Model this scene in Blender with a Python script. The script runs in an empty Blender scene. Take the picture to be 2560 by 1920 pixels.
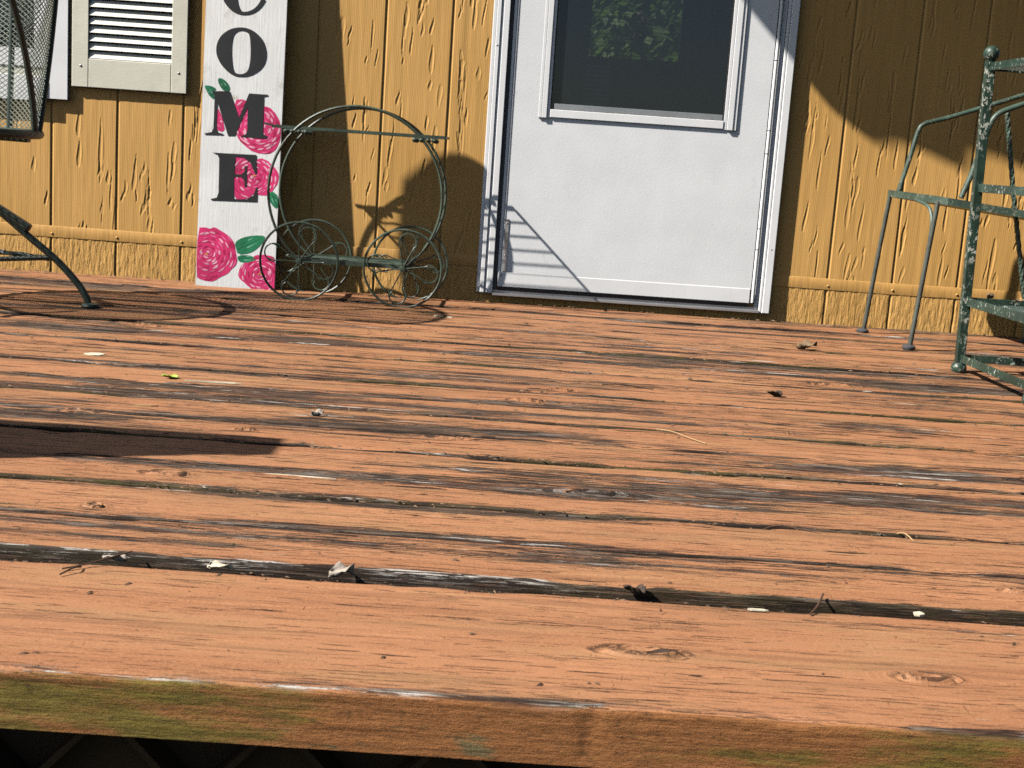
import bpy, math, random
import numpy as np
from mathutils import Vector, Matrix
rnd = random.Random(7)
scn = bpy.context.scene
C = scn.collection

# ------------------------------------------------------------------ camera, sky, sun, exposure
cam_d = bpy.data.cameras.new("camera")
cam = bpy.data.objects.new("camera", cam_d); C.objects.link(cam)
cam_d.sensor_width = 36.0; cam_d.lens = 46.02
cam_d.clip_start = 0.05; cam_d.clip_end = 500
R_, U_, F_ = (0.997716, 0.007213, 0.067166), (-0.067397, 0.173669, 0.982495), (0.004578, 0.984778, -0.173759)
cam.matrix_world = Matrix(((R_[0], U_[0], -F_[0], 1.4545), (R_[1], U_[1], -F_[1], -4.1102), (R_[2], U_[2], -F_[2], 0.4727), (0, 0, 0, 1)))
cam_d.dof.use_dof = True; cam_d.dof.focus_distance = 2.2; cam_d.dof.aperture_fstop = 20.0
scn.camera = cam
SUN = Vector((2.4, 1.0, -2.3)).normalized()            # direction the light travels
world = bpy.data.worlds.new("World"); scn.world = world; world.use_nodes = True
wn = world.node_tree.nodes; wl = world.node_tree.links
bg = wn["Background"]; sky = wn.new("ShaderNodeTexSky"); sky.sky_type = 'NISHITA'
sky.sun_disc = False
sky.sun_elevation = math.asin(-SUN.z); sky.sun_rotation = math.atan2(-SUN.x, -SUN.y)
wl.new(sky.outputs[0], bg.inputs[0]); bg.inputs[1].default_value = 0.05
sd = bpy.data.lights.new("sun", 'SUN'); sd.energy = 5.0; sd.angle = math.radians(0.55); sd.color = (1.0, 0.95, 0.87)
so = bpy.data.objects.new("sun", sd); C.objects.link(so); so.rotation_euler = SUN.to_track_quat('-Z', 'Y').to_euler(); so.location = (-5, -2, 6)
scn.view_settings.view_transform = 'Standard'; scn.view_settings.look = 'None'
scn.view_settings.gamma = 1.0; scn.view_settings.use_curve_mapping = False
scn.view_settings.exposure = 0.82
scn.cycles.diffuse_bounces = 0
scn.cycles.use_denoising = False

# ------------------------------------------------------------------ helpers: objects
ORG = {}
def empty(name, loc, label=None, cat=None, group=None, kind=None):
    o = bpy.data.objects.new(name, None); C.objects.link(o); o.location = loc; ORG[o] = Vector(loc); o.empty_display_size = .1
    return tag(o, label, cat, group, kind)
def tag(o, label=None, cat=None, group=None, kind=None):
    if label: o["label"] = label
    if cat: o["category"] = cat
    if group: o["group"] = group
    if kind: o["kind"] = kind
    return o
def mesh_np(name, V, F, mat, parent=None, smooth=True, attrs=None, kind=None, loc=None):
    """V (n,3) world coords, F list of faces or (m,4)/(m,3) array"""
    V = np.asarray(V, dtype=np.float32).reshape(-1, 3)
    base = ORG[parent] if parent is not None else Vector((0, 0, 0))
    here = Vector(loc) if loc is not None else base
    V = V - np.array(here, dtype=np.float32)
    me = bpy.data.meshes.new(name)
    if isinstance(F, np.ndarray):
        k = F.shape[1]; m = F.shape[0]
        me.vertices.add(len(V)); me.vertices.foreach_set("co", V.ravel())
        me.loops.add(m * k); me.loops.foreach_set("vertex_index", F.astype(np.int32).ravel())
        me.polygons.add(m); me.polygons.foreach_set("loop_start", np.arange(0, m * k, k, dtype=np.int32))
        me.update(calc_edges=True)
    else:
        me.from_pydata([tuple(map(float, v)) for v in V], [], F)
    if smooth: me.polygons.foreach_set("use_smooth", np.ones(len(me.polygons), dtype=bool))
    me.update()
    for an, av in (attrs or {}).items():
        av = np.asarray(av, dtype=np.float32)
        if av.ndim == 1:
            a = me.attributes.new(an, 'FLOAT', 'POINT'); a.data.foreach_set("value", av)
        else:
            a = me.attributes.new(an, 'FLOAT_VECTOR', 'POINT'); a.data.foreach_set("vector", av.ravel())
    if mat: me.materials.append(mat)
    o = bpy.data.objects.new(name, me); C.objects.link(o)
    o.location = here - base; ORG[o] = here
    if parent is not None: o.parent = parent
    if kind: o["kind"] = kind
    return o
class MB:
    def __init__(s): s.v = []; s.f = []
    def add(s, vs, fs):
        b = len(s.v); s.v += [tuple(v) for v in vs]; s.f += [tuple(i + b for i in f) for f in fs]; return s
    def box(s, x0, x1, y0, y1, z0, z1):
        return s.add([(x0,y0,z0),(x1,y0,z0),(x1,y1,z0),(x0,y1,z0),(x0,y0,z1),(x1,y0,z1),(x1,y1,z1),(x0,y1,z1)],
                     [(0,3,2,1),(4,5,6,7),(0,1,5,4),(1,2,6,5),(2,3,7,6),(3,0,4,7)])
    def bar(s, a, b, w, h, up=(0, 0, 1)):
        a, b, up = Vector(a), Vector(b), Vector(up); d = (b - a).normalized()
        sd_ = d.cross(up).normalized() * (w / 2); u = sd_.cross(d).normalized() * (h / 2)
        vs = [p + q for p in (a, b) for q in (-sd_ - u, sd_ - u, sd_ + u, -sd_ + u)]
        return s.add(vs, [(0,1,2,3),(7,6,5,4),(0,4,5,1),(1,5,6,2),(2,6,7,3),(3,7,4,0)])
    def tube(s, pts, r, n=8, closed=False, twist=0, sq=1.0):
        P = [Vector(p) for p in pts]; m = len(P); rings = []
        prev = None
        for i in range(m):
            a = P[(i - 1) % m] if (closed or i > 0) else P[i]; b = P[(i + 1) % m] if (closed or i < m - 1) else P[i]
            t = (b - a).normalized()
            if prev is None:
                prev = t.orthogonal().normalized()
            nrm = (prev - t * prev.dot(t))
            nrm = nrm.normalized() if nrm.length > 1e-6 else t.orthogonal().normalized()
            prev = nrm; bn = t.cross(nrm)
            rr = r[i] if isinstance(r, (list, tuple)) else r
            an = twist * i
            rings.append([P[i] + (nrm * math.cos(2*math.pi*k/n + an) + bn * math.sin(2*math.pi*k/n + an) * sq) * rr for k in range(n)])
        vs = [v for g in rings for v in g]; fs = []
        for i in range(m if closed else m - 1):
            for k in range(n):
                j = (i + 1) % m
                fs.append((i*n+k, i*n+(k+1) % n, j*n+(k+1) % n, j*n+k))
        if not closed: fs += [tuple(reversed(range(n))), tuple((m-1)*n + k for k in range(n))]
        return s.add(vs, fs)
    def lathe(s, c, prof, n=16, axis='z'):
        c = Vector(c); vs = []; fs = []
        for (r, h) in prof:
            for k in range(n):
                a = 2*math.pi*k/n; x, y = r*math.cos(a), r*math.sin(a)
                vs.append(c + (Vector((x, y, h)) if axis == 'z' else Vector((x, h, y))))
        for i in range(len(prof) - 1):
            for k in range(n):
                q = (i*n+k, i*n+(k+1) % n, (i+1)*n+(k+1) % n, (i+1)*n+k)
                fs.append(q if axis == 'z' else q[::-1])
        return s.add(vs, fs)
    def ball(s, c, r, n=14):
        return s.lathe(c, [(max(1e-5, r*math.sin(math.pi*i/8)), -r*math.cos(math.pi*i/8)) for i in range(9)], n)
    def build(s, name, mat, parent=None, smooth=False, kind=None, bevel=0, loc=None):
        o = mesh_np(name, s.v, s.f, mat, parent, smooth, kind=kind, loc=loc)
        if bevel:
            md = o.modifiers.new("edge", 'BEVEL'); md.width = bevel; md.segments = 2; md.limit_method = 'ANGLE'; md.angle_limit = math.radians(40)
            for p in o.data.polygons: p.use_smooth = False
        elif smooth:
            try: o.data.set_sharp_from_angle(angle=math.radians(45))
            except Exception: pass
        return o
def arc(c, r, a0, a1, n, y):       # arc in the xz plane
    return [(c[0] + r*math.cos(a0 + (a1-a0)*i/n), y, c[1] + r*math.sin(a0 + (a1-a0)*i/n)) for i in range(n + 1)]
def smooth_path(pts, n=6):
    P = [Vector(p) for p in pts]; out = []
    for i in range(len(P) - 1):
        p0 = P[max(0, i-1)]; p1 = P[i]; p2 = P[i+1]; p3 = P[min(len(P)-1, i+2)]
        for k in range(n):
            t = k / n
            out.append(.5*((2*p1) + (p2-p0)*t + (2*p0-5*p1+4*p2-p3)*t*t + (3*p1-p0-3*p2+p3)*t**3))
    return out + [P[-1]]

# ------------------------------------------------------------------ helpers: numpy noise
def vnoise(x, y, seed):
    rs = np.random.RandomState(seed); T = rs.rand(256, 256).astype(np.float32)
    xi = np.floor(x).astype(int); yi = np.floor(y).astype(int); fx = x - xi; fy = y - yi
    fx = fx*fx*(3-2*fx); fy = fy*fy*(3-2*fy)
    a = T[yi & 255, xi & 255]; b = T[yi & 255, (xi+1) & 255]; c = T[(yi+1) & 255, xi & 255]; d = T[(yi+1) & 255, (xi+1) & 255]
    return (a*(1-fx)+b*fx)*(1-fy) + (c*(1-fx)+d*fx)*fy
def fbm(x, y, seed, o=4):
    s = 0; a = .5; t = 0
    for i in range(o):
        s = s + a*vnoise(x*2**i, y*2**i, seed+i*13); t += a; a *= .5
    return s / t
def sstep(a, b, x):
    t = np.clip((x-a)/(b-a), 0, 1); return t*t*(3-2*t)
def grid_faces(nr, nc):
    i = np.arange(nr-1)[:, None]*nc + np.arange(nc-1)[None, :]
    return np.stack([i, i+1, i+nc+1, i+nc], -1).reshape(-1, 4)

# ------------------------------------------------------------------ helpers: materials
class NT:
    def __init__(s, name):
        s.m = bpy.data.materials.new(name); s.m.use_nodes = True; s.n = s.m.node_tree.nodes; s.l = s.m.node_tree.links
        s.p = s.n["Principled BSDF"]
    def val(s, sock, v):
        if isinstance(v, bpy.types.NodeSocket): s.l.new(v, sock)
        elif v is not None: sock.default_value = v
    def attr(s, name, out="Fac"):
        a = s.n.new("ShaderNodeAttribute"); a.attribute_name = name; return a.outputs[out]
    def coord(s): return s.n.new("ShaderNodeTexCoord").outputs["Object"]
    def mapv(s, vec, scale=(1,1,1), loc=(0,0,0)):
        m = s.n.new("ShaderNodeMapping"); s.l.new(vec, m.inputs[0]); m.inputs["Scale"].default_value = scale; m.inputs["Location"].default_value = loc; return m.outputs[0]
    def noise(s, vec, scale=1, detail=4, rough=.55, dist=0, out="Fac"):
        t = s.n.new("ShaderNodeTexNoise"); s.l.new(vec, t.inputs["Vector"]); t.inputs["Scale"].default_value = scale
        t.inputs["Detail"].default_value = detail; t.inputs["Roughness"].default_value = rough; t.inputs["Distortion"].default_value = dist; return t.outputs[out]
    def vor(s, vec, scale, out="Distance"):
        t = s.n.new("ShaderNodeTexVoronoi"); s.l.new(vec, t.inputs["Vector"]); t.inputs["Scale"].default_value = scale; return t.outputs[out]
    def math(s, op, a, b=None, c=None):
        m = s.n.new("ShaderNodeMath"); m.operation = op; s.val(m.inputs[0], a); s.val(m.inputs[1], b)
        if c is not None: s.val(m.inputs[2], c)
        return m.outputs[0]
    def ramp(s, f, a, b, lo=0., hi=1.):
        m = s.n.new("ShaderNodeMapRange"); m.interpolation_type = 'SMOOTHSTEP'
        s.val(m.inputs[0], f); m.inputs[1].default_value = a; m.inputs[2].default_value = b; m.inputs[3].default_value = lo; m.inputs[4].default_value = hi; return m.outputs[0]
    def mix(s, f, a, b):
        m = s.n.new("ShaderNodeMix"); m.data_type = 'RGBA'; s.val(m.inputs[0], f)
        for k, v in ((6, a), (7, b)):
            if isinstance(v, bpy.types.NodeSocket): s.l.new(v, m.inputs[k])
            else: m.inputs[k].default_value = (*v, 1)
        return m.outputs[2]
    def bump(s, h, dist=.001, strength=1.0, normal=None):
        b = s.n.new("ShaderNodeBump"); b.inputs["Distance"].default_value = dist; b.inputs["Strength"].default_value = strength
        s.l.new(h, b.inputs["Height"])
        if normal is not None: s.l.new(normal, b.inputs["Normal"])
        return b.outputs[0]
    def done(s, col, rough=.6, normal=None, metal=0, spec=None):
        if isinstance(col, tuple): s.p.inputs["Base Color"].default_value = (*col, 1)
        else: s.l.new(col, s.p.inputs["Base Color"])
        s.val(s.p.inputs["Roughness"], rough); s.p.inputs["Metallic"].default_value = metal
        if spec is not None: s.p.inputs["Specular IOR Level"].default_value = spec
        if normal is not None: s.l.new(normal, s.p.inputs["Normal"])
        return s.m

def mat_deck():
    t = NT("worn painted decking"); g = t.attr("gc", "Vector"); gf = t.attr("gf", "Vector")
    wear = t.attr("wear"); mossA = t.attr("moss"); knot = t.attr("knot"); face = t.attr("face"); far = t.attr("far")
    A = t.noise(t.mapv(g, (1.3, 34, 1)), 1, 5, .6); A2 = t.noise(t.mapv(gf, (9, 130, 1)), 1, 5, .7)
    B = t.noise(t.mapv(gf, (13, 560, 1)), 1, 4, .62); B2 = t.noise(t.mapv(gf, (30, 300, 1), (4, 9, 0)), 1, 4, .7)
    s = t.math('ADD', wear, t.math('MULTIPLY', t.math('SUBTRACT', A, .5), .85))
    s = t.math('ADD', s, t.math('MULTIPLY', t.math('SUBTRACT', A2, .5), .75))
    s = t.math('ADD', s, t.math('MULTIPLY', t.math('SUBTRACT', B, .5), 1.75))
    s = t.math('ADD', s, t.math('MULTIPLY', t.math('SUBTRACT', B2, .5), .5))
    peel = t.ramp(s, .540, .575)
    # thin dark checks along the grain, in several sizes
    Cn = t.noise(t.mapv(gf, (20, 520, 1)), 1, 3, .6, .2)
    dens = t.math('MULTIPLY_ADD', wear, .12, .345)
    crack = t.ramp(t.math('SUBTRACT', dens, Cn), -.006, .010)
    Cw = t.noise(t.mapv(gf, (5.5, 210, 1), (3.1, 7.7, 0)), 1, 5, .62, .3)
    crack2 = t.ramp(t.math('ABSOLUTE', t.math('SUBTRACT', Cw, .40)), .0075, .0035)
    crack2 = t.math('MULTIPLY', crack2, t.ramp(t.noise(t.mapv(gf, (9, 60, 1), (8, 1, 0)), 1, 3), .50, .56))
    C3 = t.noise(t.mapv(g, (2.6, 62, 1), (6, 1, 0)), 1, 5, .62, .1)
    crack3 = t.math('MULTIPLY', t.ramp(C3, .415, .385), t.math('MULTIPLY_ADD', far, .55, .2))
    C4 = t.noise(t.mapv(gf, (10, 270, 1), (5, 5, 0)), 1, 3, .5, .25)
    crack4 = t.ramp(t.math('SUBTRACT', t.math('MULTIPLY_ADD', t.ramp(t.noise(t.mapv(g, (2.2, 22, 1), (3, 3, 0)), 1, 3, .6), .40, .66), .065, t.math('MULTIPLY_ADD', wear, .08, .308)), C4), -.004, .008)
    cr = t.math('MAXIMUM', t.math('MAXIMUM', crack, crack4), t.math('MAXIMUM', crack2, crack3))
    X = t.noise(t.mapv(gf, (190, 40, 1)), 1, 3, .6, .8)
    crx = t.math('MULTIPLY', t.ramp(X, .32, .295), t.ramp(t.noise(t.mapv(g, (5, 16, 1)), 1, 2), .52, .62))
    cr = t.math('MAXIMUM', cr, t.math('MULTIPLY', crx, .75))
    kc = t.math('MULTIPLY', t.ramp(t.noise(t.mapv(g, (70, 130, 1)), 1, 5, .75), .52, .45), t.ramp(knot, .15, .6))
    cr = t.math('MAXIMUM', cr, t.math('MULTIPLY', kc, .75))
    lowf = t.noise(t.mapv(g, (1.4, 9, 1)), 1, 5, .6); sp = t.noise(t.mapv(g, (260, 420, 1)), 1, 3, .75)
    paint = t.mix(t.ramp(lowf, .3, .7), (.286, .121, .055), (.364, .166, .080))
    paint = t.mix(t.ramp(t.noise(t.mapv(g, (3.2, 18, 1), (2, 6, 0)), 1, 4, .6), .46, .68), paint, (.325, .166, .078))
    paint = t.mix(t.math('MULTIPLY', t.ramp(sp, .40, .75), .8), paint, (.436, .217, .113))
    paint = t.mix(t.math('MULTIPLY', t.ramp(sp, .40, .22), .35), paint, (.16, .075, .036))
    dirt = t.math('MULTIPLY', t.ramp(t.noise(t.mapv(g, (3, 26, 1), (5, 2, 0)), 1, 5, .65), .50, .70), t.math('MULTIPLY_ADD', far, .25, .45))
    paint = t.mix(dirt, paint, (.185, .102, .052))
    paint = t.mix(t.math('MULTIPLY', knot, .30), paint, (.17, .085, .042))
    W1 = t.noise(t.mapv(gf, (16, 420, 1), (7, 7, 0)), 1, 4, .65)
    wood = t.mix(t.ramp(W1, .36, .62), (.036, .024, .018), (.120, .080, .052))
    wood = t.mix(t.math('MULTIPLY', t.ramp(t.noise(t.mapv(g, (2.2, 44, 1), (9, 3, 0)), 1, 4, .6), .50, .64), t.ramp(W1, .40, .60)), wood, (.180, .155, .135))
    wood = t.mix(t.ramp(t.noise(t.mapv(gf, (6, 120, 1), (1, 8, 0)), 1, 3, .6), .53, .60), wood, (.100, .046, .028))
    white = t.math('MULTIPLY', t.ramp(t.noise(t.mapv(g, (3.5, 70, 1), (2, 5, 0)), 1, 4, .6), .62, .67), t.ramp(B2, .42, .52))
    white = t.math('MAXIMUM', white, t.math('MULTIPLY', t.attr('lip'), t.ramp(B2, .40, .50)))
    wood = t.mix(white, wood, (.50, .47, .43))
    col = t.mix(peel, paint, wood)
    fl = t.math('MULTIPLY', t.ramp(t.noise(t.mapv(gf, (9, 150, 1), (11, 3, 0)), 1, 2, .5), .742, .755), t.ramp(wear, .02, .22))
    col = t.mix(fl, col, (.56, .53, .47))
    col = t.mix(t.math('MULTIPLY', cr, .95), col, (.022, .013, .009))
    # outer face: orange paint under green film, crazed
    fd = t.noise(t.mapv(g, (5, 26, 1), (4.9, 4.3, 0)), 1, 6, .72); fz = t.noise(t.mapv(g, (42, 130, 1)), 1, 6, .78)
    fcol = t.mix(t.ramp(t.math('ADD', fd, t.attr('film')), .42, .60), (.300, .122, .040), (.165, .122, .022))
    fcol = t.mix(t.math('MULTIPLY', t.ramp(t.noise(t.mapv(g, (5, 22, 1), (9, 2, 0)), 1, 4, .7), .60, .68), .7), fcol, (.13, .14, .07))
    fcol = t.mix(t.math('MULTIPLY', t.ramp(fz, .57, .66), .75), fcol, (.075, .042, .016))
    col = t.mix(face, col, fcol)
    mo = t.math('MULTIPLY', mossA, t.ramp(t.noise(t.mapv(g, (30, 120, 1)), 1, 4, .7), .36, .6))
    col = t.mix(mo, col, (.055, .046, .013))
    h = t.math('SUBTRACT', t.math('MULTIPLY', W1, t.math('MULTIPLY_ADD', peel, .6, .15)), t.math('ADD', t.math('MULTIPLY', peel, .75), t.math('MULTIPLY', cr, .9)))
    h = t.math('ADD', h, t.math('MULTIPLY', sp, .28))
    h = t.math('ADD', h, t.math('MULTIPLY', t.noise(t.mapv(g, (60, 60, 1)), 1, 5, .7), t.math('MULTIPLY_ADD', knot, 1.6, .12)))
    h = t.math('ADD', h, t.math('MULTIPLY', face, t.math('MULTIPLY', fz, 1.9)))
    return t.done(col, t.ramp(peel, 0, 1, .68, .88), t.bump(h, .0017), spec=.28)

def mat_siding():
    t = NT("mustard siding paint"); g = t.attr("gc", "Vector"); low = t.attr("low")
    n1 = t.noise(t.mapv(g, (170, 3.2, 1)), 1, 3, .5, .45); n2 = t.noise(t.mapv(g, (420, 90, 1)), 1, 3, .6)
    w = t.n.new("ShaderNodeTexWave"); w.bands_direction = 'X'; t.l.new(t.mapv(g, (1, .09, 1)), w.inputs["Vector"]); w.inputs["Scale"].default_value = 58; w.inputs["Distortion"].default_value = 5.0; w.inputs["Detail"].default_value = 2; w.inputs["Detail Scale"].default_value = .35
    l1 = t.noise(t.mapv(g, (210, 26, 1)), 1, 4, .6, .8)
    hu = t.math('ADD', t.math('MULTIPLY', n1, .09), t.math('ADD', t.math('MULTIPLY', w.outputs["Fac"], .055), t.math('MULTIPLY', n2, .05)))
    hl = t.math('ADD', t.math('MULTIPLY', l1, 1.25), t.math('MULTIPLY', n2, .18))
    h = t.math('ADD', t.math('MULTIPLY', hu, t.math('SUBTRACT', 1, low)), t.math('MULTIPLY', hl, low))
    lf = t.noise(t.mapv(g, (3, 1.6, 1)), 1, 4, .55)
    col = t.mix(t.ramp(lf, .3, .7), (.565, .318, .095), (.645, .368, .116))
    col = t.mix(t.math('MULTIPLY', t.ramp(t.noise(t.mapv(g, (24, 7, 1)), 1, 4, .7), .6, .8), .4), col, (.40, .205, .055))
    zc = t.n.new('ShaderNodeSeparateXYZ'); t.l.new(t.coord(), zc.inputs[0])
    splash = t.math('MULTIPLY', t.ramp(zc.outputs[2], .16, .0), t.ramp(t.noise(t.mapv(g, (30, 22, 1)), 1, 5, .7), .45, .68))
    col = t.mix(t.math('MULTIPLY', splash, .5), col, (.30, .17, .06))
    dirt = t.math('MULTIPLY', t.ramp(t.noise(t.mapv(g, (90, 60, 1)), 1, 2, .5), .80, .83), .8)
    col = t.mix(dirt, col, (.09, .05, .02))
    return t.done(col, .6, t.bump(h, .0022), spec=.3)

def mat_plain(name, col, rough=.5, bscale=(60, 60, 60), bdist=.0004, var=.12, spec=.4, metal=0, dirt=None, dthr=(.62, .75)):
    t = NT(name); c = t.coord(); n = t.noise(t.mapv(c, (7, 7, 7)), 1, 5, .6); b = t.noise(t.mapv(c, bscale), 1, 4, .6)
    cc = t.mix(t.ramp(n, .3, .7), tuple(k*(1-var) for k in col), tuple(min(1, k*(1+var*.6)) for k in col))
    if dirt: cc = t.mix(t.math('MULTIPLY', t.ramp(t.noise(t.mapv(c, (22, 22, 14)), 1, 6, .7), *dthr), .75), cc, dirt)
    return t.done(cc, rough, t.bump(b, bdist), metal=metal, spec=spec)

def mat_iron(name, col, chip=.0, chipcol=(.62, .62, .55), rough=.42):
    t = NT(name); c = t.coord(); n = t.noise(c, 14, 5, .65)
    cc = t.mix(t.ramp(n, .35, .68), tuple(k*.65 for k in col), tuple(k*1.35 for k in col))
    f = t.noise(t.mapv(c, (110, 110, 75)), 1, 6, .72)
    rust = t.ramp(t.noise(t.mapv(c, (1, 1, 1), (3, 1, 2)), 60, 4, .7), .60, .70)
    cc = t.mix(t.math('MULTIPLY', rust, .7), cc, (.045, .030, .020))
    h = f
    if chip:
        big = t.ramp(t.noise(t.mapv(c, (14, 14, 7)), 1, 4, .65), .43, .56)
        ch = t.math('MULTIPLY', t.ramp(f, .60-chip, .63-chip), big)
        cc = t.mix(ch, cc, chipcol); h = t.math('SUBTRACT', f, ch)
    return t.done(cc, rough, t.bump(h, .0006), spec=.5)

M = {}
M['deck'] = mat_deck(); M['siding'] = mat_siding()
M['trim'] = mat_plain("mustard trim strip", (.60, .335, .102), .55, (90, 90, 6), .0012)
M['white'] = mat_plain("white vinyl trim", (.80, .80, .81), .38, (40, 40, 8), .0002, .05)
M['door'] = mat_plain("white embossed door skin", (.775, .785, .80), 0.45, (150, 150, 150), .00028, .05, dirt=(.50, .51, .51), dthr=(.58, .85))
M['cream'] = mat_plain("cream shutter plastic", (.70, .68, .575), .5, (60, 60, 200), .0003, .08, dirt=(.58, .57, .47), dthr=(.5, .8))
M['louver'] = mat_plain("cream louver plastic", (.80, .785, .69), .5, (60, 60, 60), .0003, .05)
M['alu'] = mat_plain("grey aluminium", (.42, .44, .46), .35, (12, 200, 200), .0002, .12, metal=.6)
M['dark'] = mat_plain("dark rubber and louver shade", (.025, .025, .027), .6)
M['seal'] = mat_plain('grey weatherstrip', (.10, .115, .125), .6)
M['steel'] = mat_plain("screw steel", (.22, .21, .20), .4, metal=.7)
M['board'] = mat_plain("whitewashed sign board", (.77, .77, .765), .6, (160, 160, 6), .0006, .07, dirt=(.50, .48, .44), dthr=(.53, .76))
M['ink'] = mat_plain("black sign paint", (.017, .018, .021), .55, (200, 200, 20), .0003, .3)
M['rose'] = mat_plain("deep pink paint", (.66, .030, .155), .55, (90, 90, 90), .0005, .3)
M['rose_dark'] = mat_plain("crimson paint", (.42, .010, .075), .55)
M['rose_mid'] = mat_plain('mid pink paint', (.78, .13, .30), .55, var=.3)
M['rose_light'] = mat_plain("pale pink paint", (.86, .42, .53), .55, var=.25)
M['leafp'] = mat_plain("green leaf paint", (.018, .19, .085), .5, (60, 60, 60), .0005, .45)
M['leafd'] = mat_plain("dark green paint", (.010, .075, .035), .5)
M['leafl'] = mat_plain("mint green paint", (.30, .62, .50), .5, var=.3)
M['yellow'] = mat_plain("ochre paint", (.62, .30, .07), .5)
M['iron'] = mat_iron("green painted iron", (.050, .072, .052))
M['iron_rack'] = mat_iron("chipped green iron", (.022, .046, .032), .03, (.42, .44, .38))
M['iron_post'] = mat_iron("flaking green iron", (.015, .038, .026), .065, (.42, .42, .36))
M['iron_chair'] = mat_iron("bistro chair iron", (.050, .082, .062), .045, (.20, .20, .14))
M['iron_leg'] = mat_iron('worn grey green iron', (.062, .070, .058), .02, (.16, .11, .07), rough=.6)
M['iron_mesh'] = mat_iron("mesh chair iron", (.024, .040, .030), 0, rough=.45)
M['iron_wire'] = mat_iron("sunlit mesh wire", (.20, .225, .185), 0, rough=.5)  # paler than the chair frame: sunlight on the mesh put into the colour
M['rubber'] = mat_plain("grey foot", (.06, .06, .065), .7, (120, 120, 120), .001)
M['pot'] = mat_plain("pale green glaze", (.50, .56, .44), .35, (60, 60, 60), .0006, .2)
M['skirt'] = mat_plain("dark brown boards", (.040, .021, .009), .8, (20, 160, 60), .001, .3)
M['moss'] = mat_plain("moss and grit", (.050, .045, .012), .95, (300, 300, 300), .004, .6, dirt=(.02, .014, .01), dthr=(.45, .6))
M['grit'] = mat_plain("black gap debris", (.020, .016, .012), .95, (300, 300, 300), .004, .5)
M['leaf_brown'] = mat_plain("dry leaf", (.26, .17, .095), .7, (90, 90, 90), .002, .5, dirt=(.09, .055, .03), dthr=(.5, .7))
M['leaf_grey'] = mat_plain("bleached leaf", (.42, .36, .30), .7, (90, 90, 90), .002, .4, dirt=(.12, .09, .07), dthr=(.55, .7))
M['leaf_dark'] = mat_plain("dark leaf", (.060, .038, .024), .75, (90, 90, 90), .002, .4)
M['leaf_green'] = mat_plain("fresh yellow green leaf", (.36, .48, .05), .5, var=.25)
M['chip_pale'] = mat_plain("pale wood chip", (.66, .58, .44), .7, (40, 300, 300), .001, .15)
M['crumb'] = mat_plain('leaf crumbs', (.14, .085, .05), .85, var=.7, dirt=(.36, .30, .23), dthr=(.60, .68))
M['twig'] = mat_plain("brown twig", (.080, .042, .025), .8)
M['straw'] = mat_plain("straw", (.40, .25, .12), .7)
M['slat_grey'] = mat_plain('grey slats', (.62, .63, .62), .7)
M['room'] = mat_plain("dim room paint", (.10, .11, .12), .8)
M['ground'] = mat_plain("rough lawn", (.065, .080, .030), .95, (20, 20, 20), .03, .6, dirt=(.10, .07, .04), dthr=(.5, .7))
M['green'] = mat_plain("foliage", (.095, .145, .035), .6, var=.6)
_n = M['green'].node_tree.nodes; _l = M['green'].node_tree.links; _o = [q for q in _n if q.type == 'OUTPUT_MATERIAL'][0]
_t = _n.new('ShaderNodeBsdfTranslucent'); _t.inputs[0].default_value = (.12, .20, .03, 1); _x = _n.new('ShaderNodeMixShader'); _x.inputs[0].default_value = .45
_l.new(_n['Principled BSDF'].outputs[0], _x.inputs[1]); _l.new(_t.outputs[0], _x.inputs[2]); _l.new(_x.outputs[0], _o.inputs[0])
M['bark'] = mat_plain("bark", (.10, .075, .055), .9)
M['post_wood'] = mat_plain("painted rail wood", (.30, .13, .06), .7, (10, 120, 120), .001, .2)
M['awn'] = mat_plain("cream awning metal", (.62, .60, .52), .5)
def mat_glass():
    m = bpy.data.materials.new("tinted pane"); m.use_nodes = True; n = m.node_tree.nodes; l = m.node_tree.links; n.clear()
    o = n.new("ShaderNodeOutputMaterial"); tr = n.new("ShaderNodeBsdfTransparent"); tr.inputs[0].default_value = (.64, .68, .70, 1)
    g = n.new("ShaderNodeBsdfGlossy"); g.inputs["Roughness"].default_value = .03; g.inputs[0].default_value = (.9, .95, 1, 1)
    fr = n.new("ShaderNodeFresnel"); fr.inputs[0].default_value = 1.5; mx = n.new("ShaderNodeMixShader")
    d = n.new("ShaderNodeBsdfDiffuse"); d.inputs[0].default_value = (.075, .095, .115, 1); m2 = n.new("ShaderNodeMixShader"); m2.inputs[0].default_value = .16  # blue-grey diffuse haze painted into the pane, lifts its blacks
    l.new(fr.outputs[0], mx.inputs[0]); l.new(tr.outputs[0], m2.inputs[1]); l.new(d.outputs[0], m2.inputs[2])
    l.new(m2.outputs[0], mx.inputs[1]); l.new(g.outputs[0], mx.inputs[2]); l.new(mx.outputs[0], o.inputs[0]); return m
M['glass'] = mat_glass()

# ------------------------------------------------------------------ ground
gm = MB(); gm.add([(-60,-60,-.75),(60,-60,-.75),(60,60,-.75),(-60,60,-.75)], [(0,1,2,3)])
gr = gm.build('ground', M['ground']); gr["kind"] = 'structure'

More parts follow.
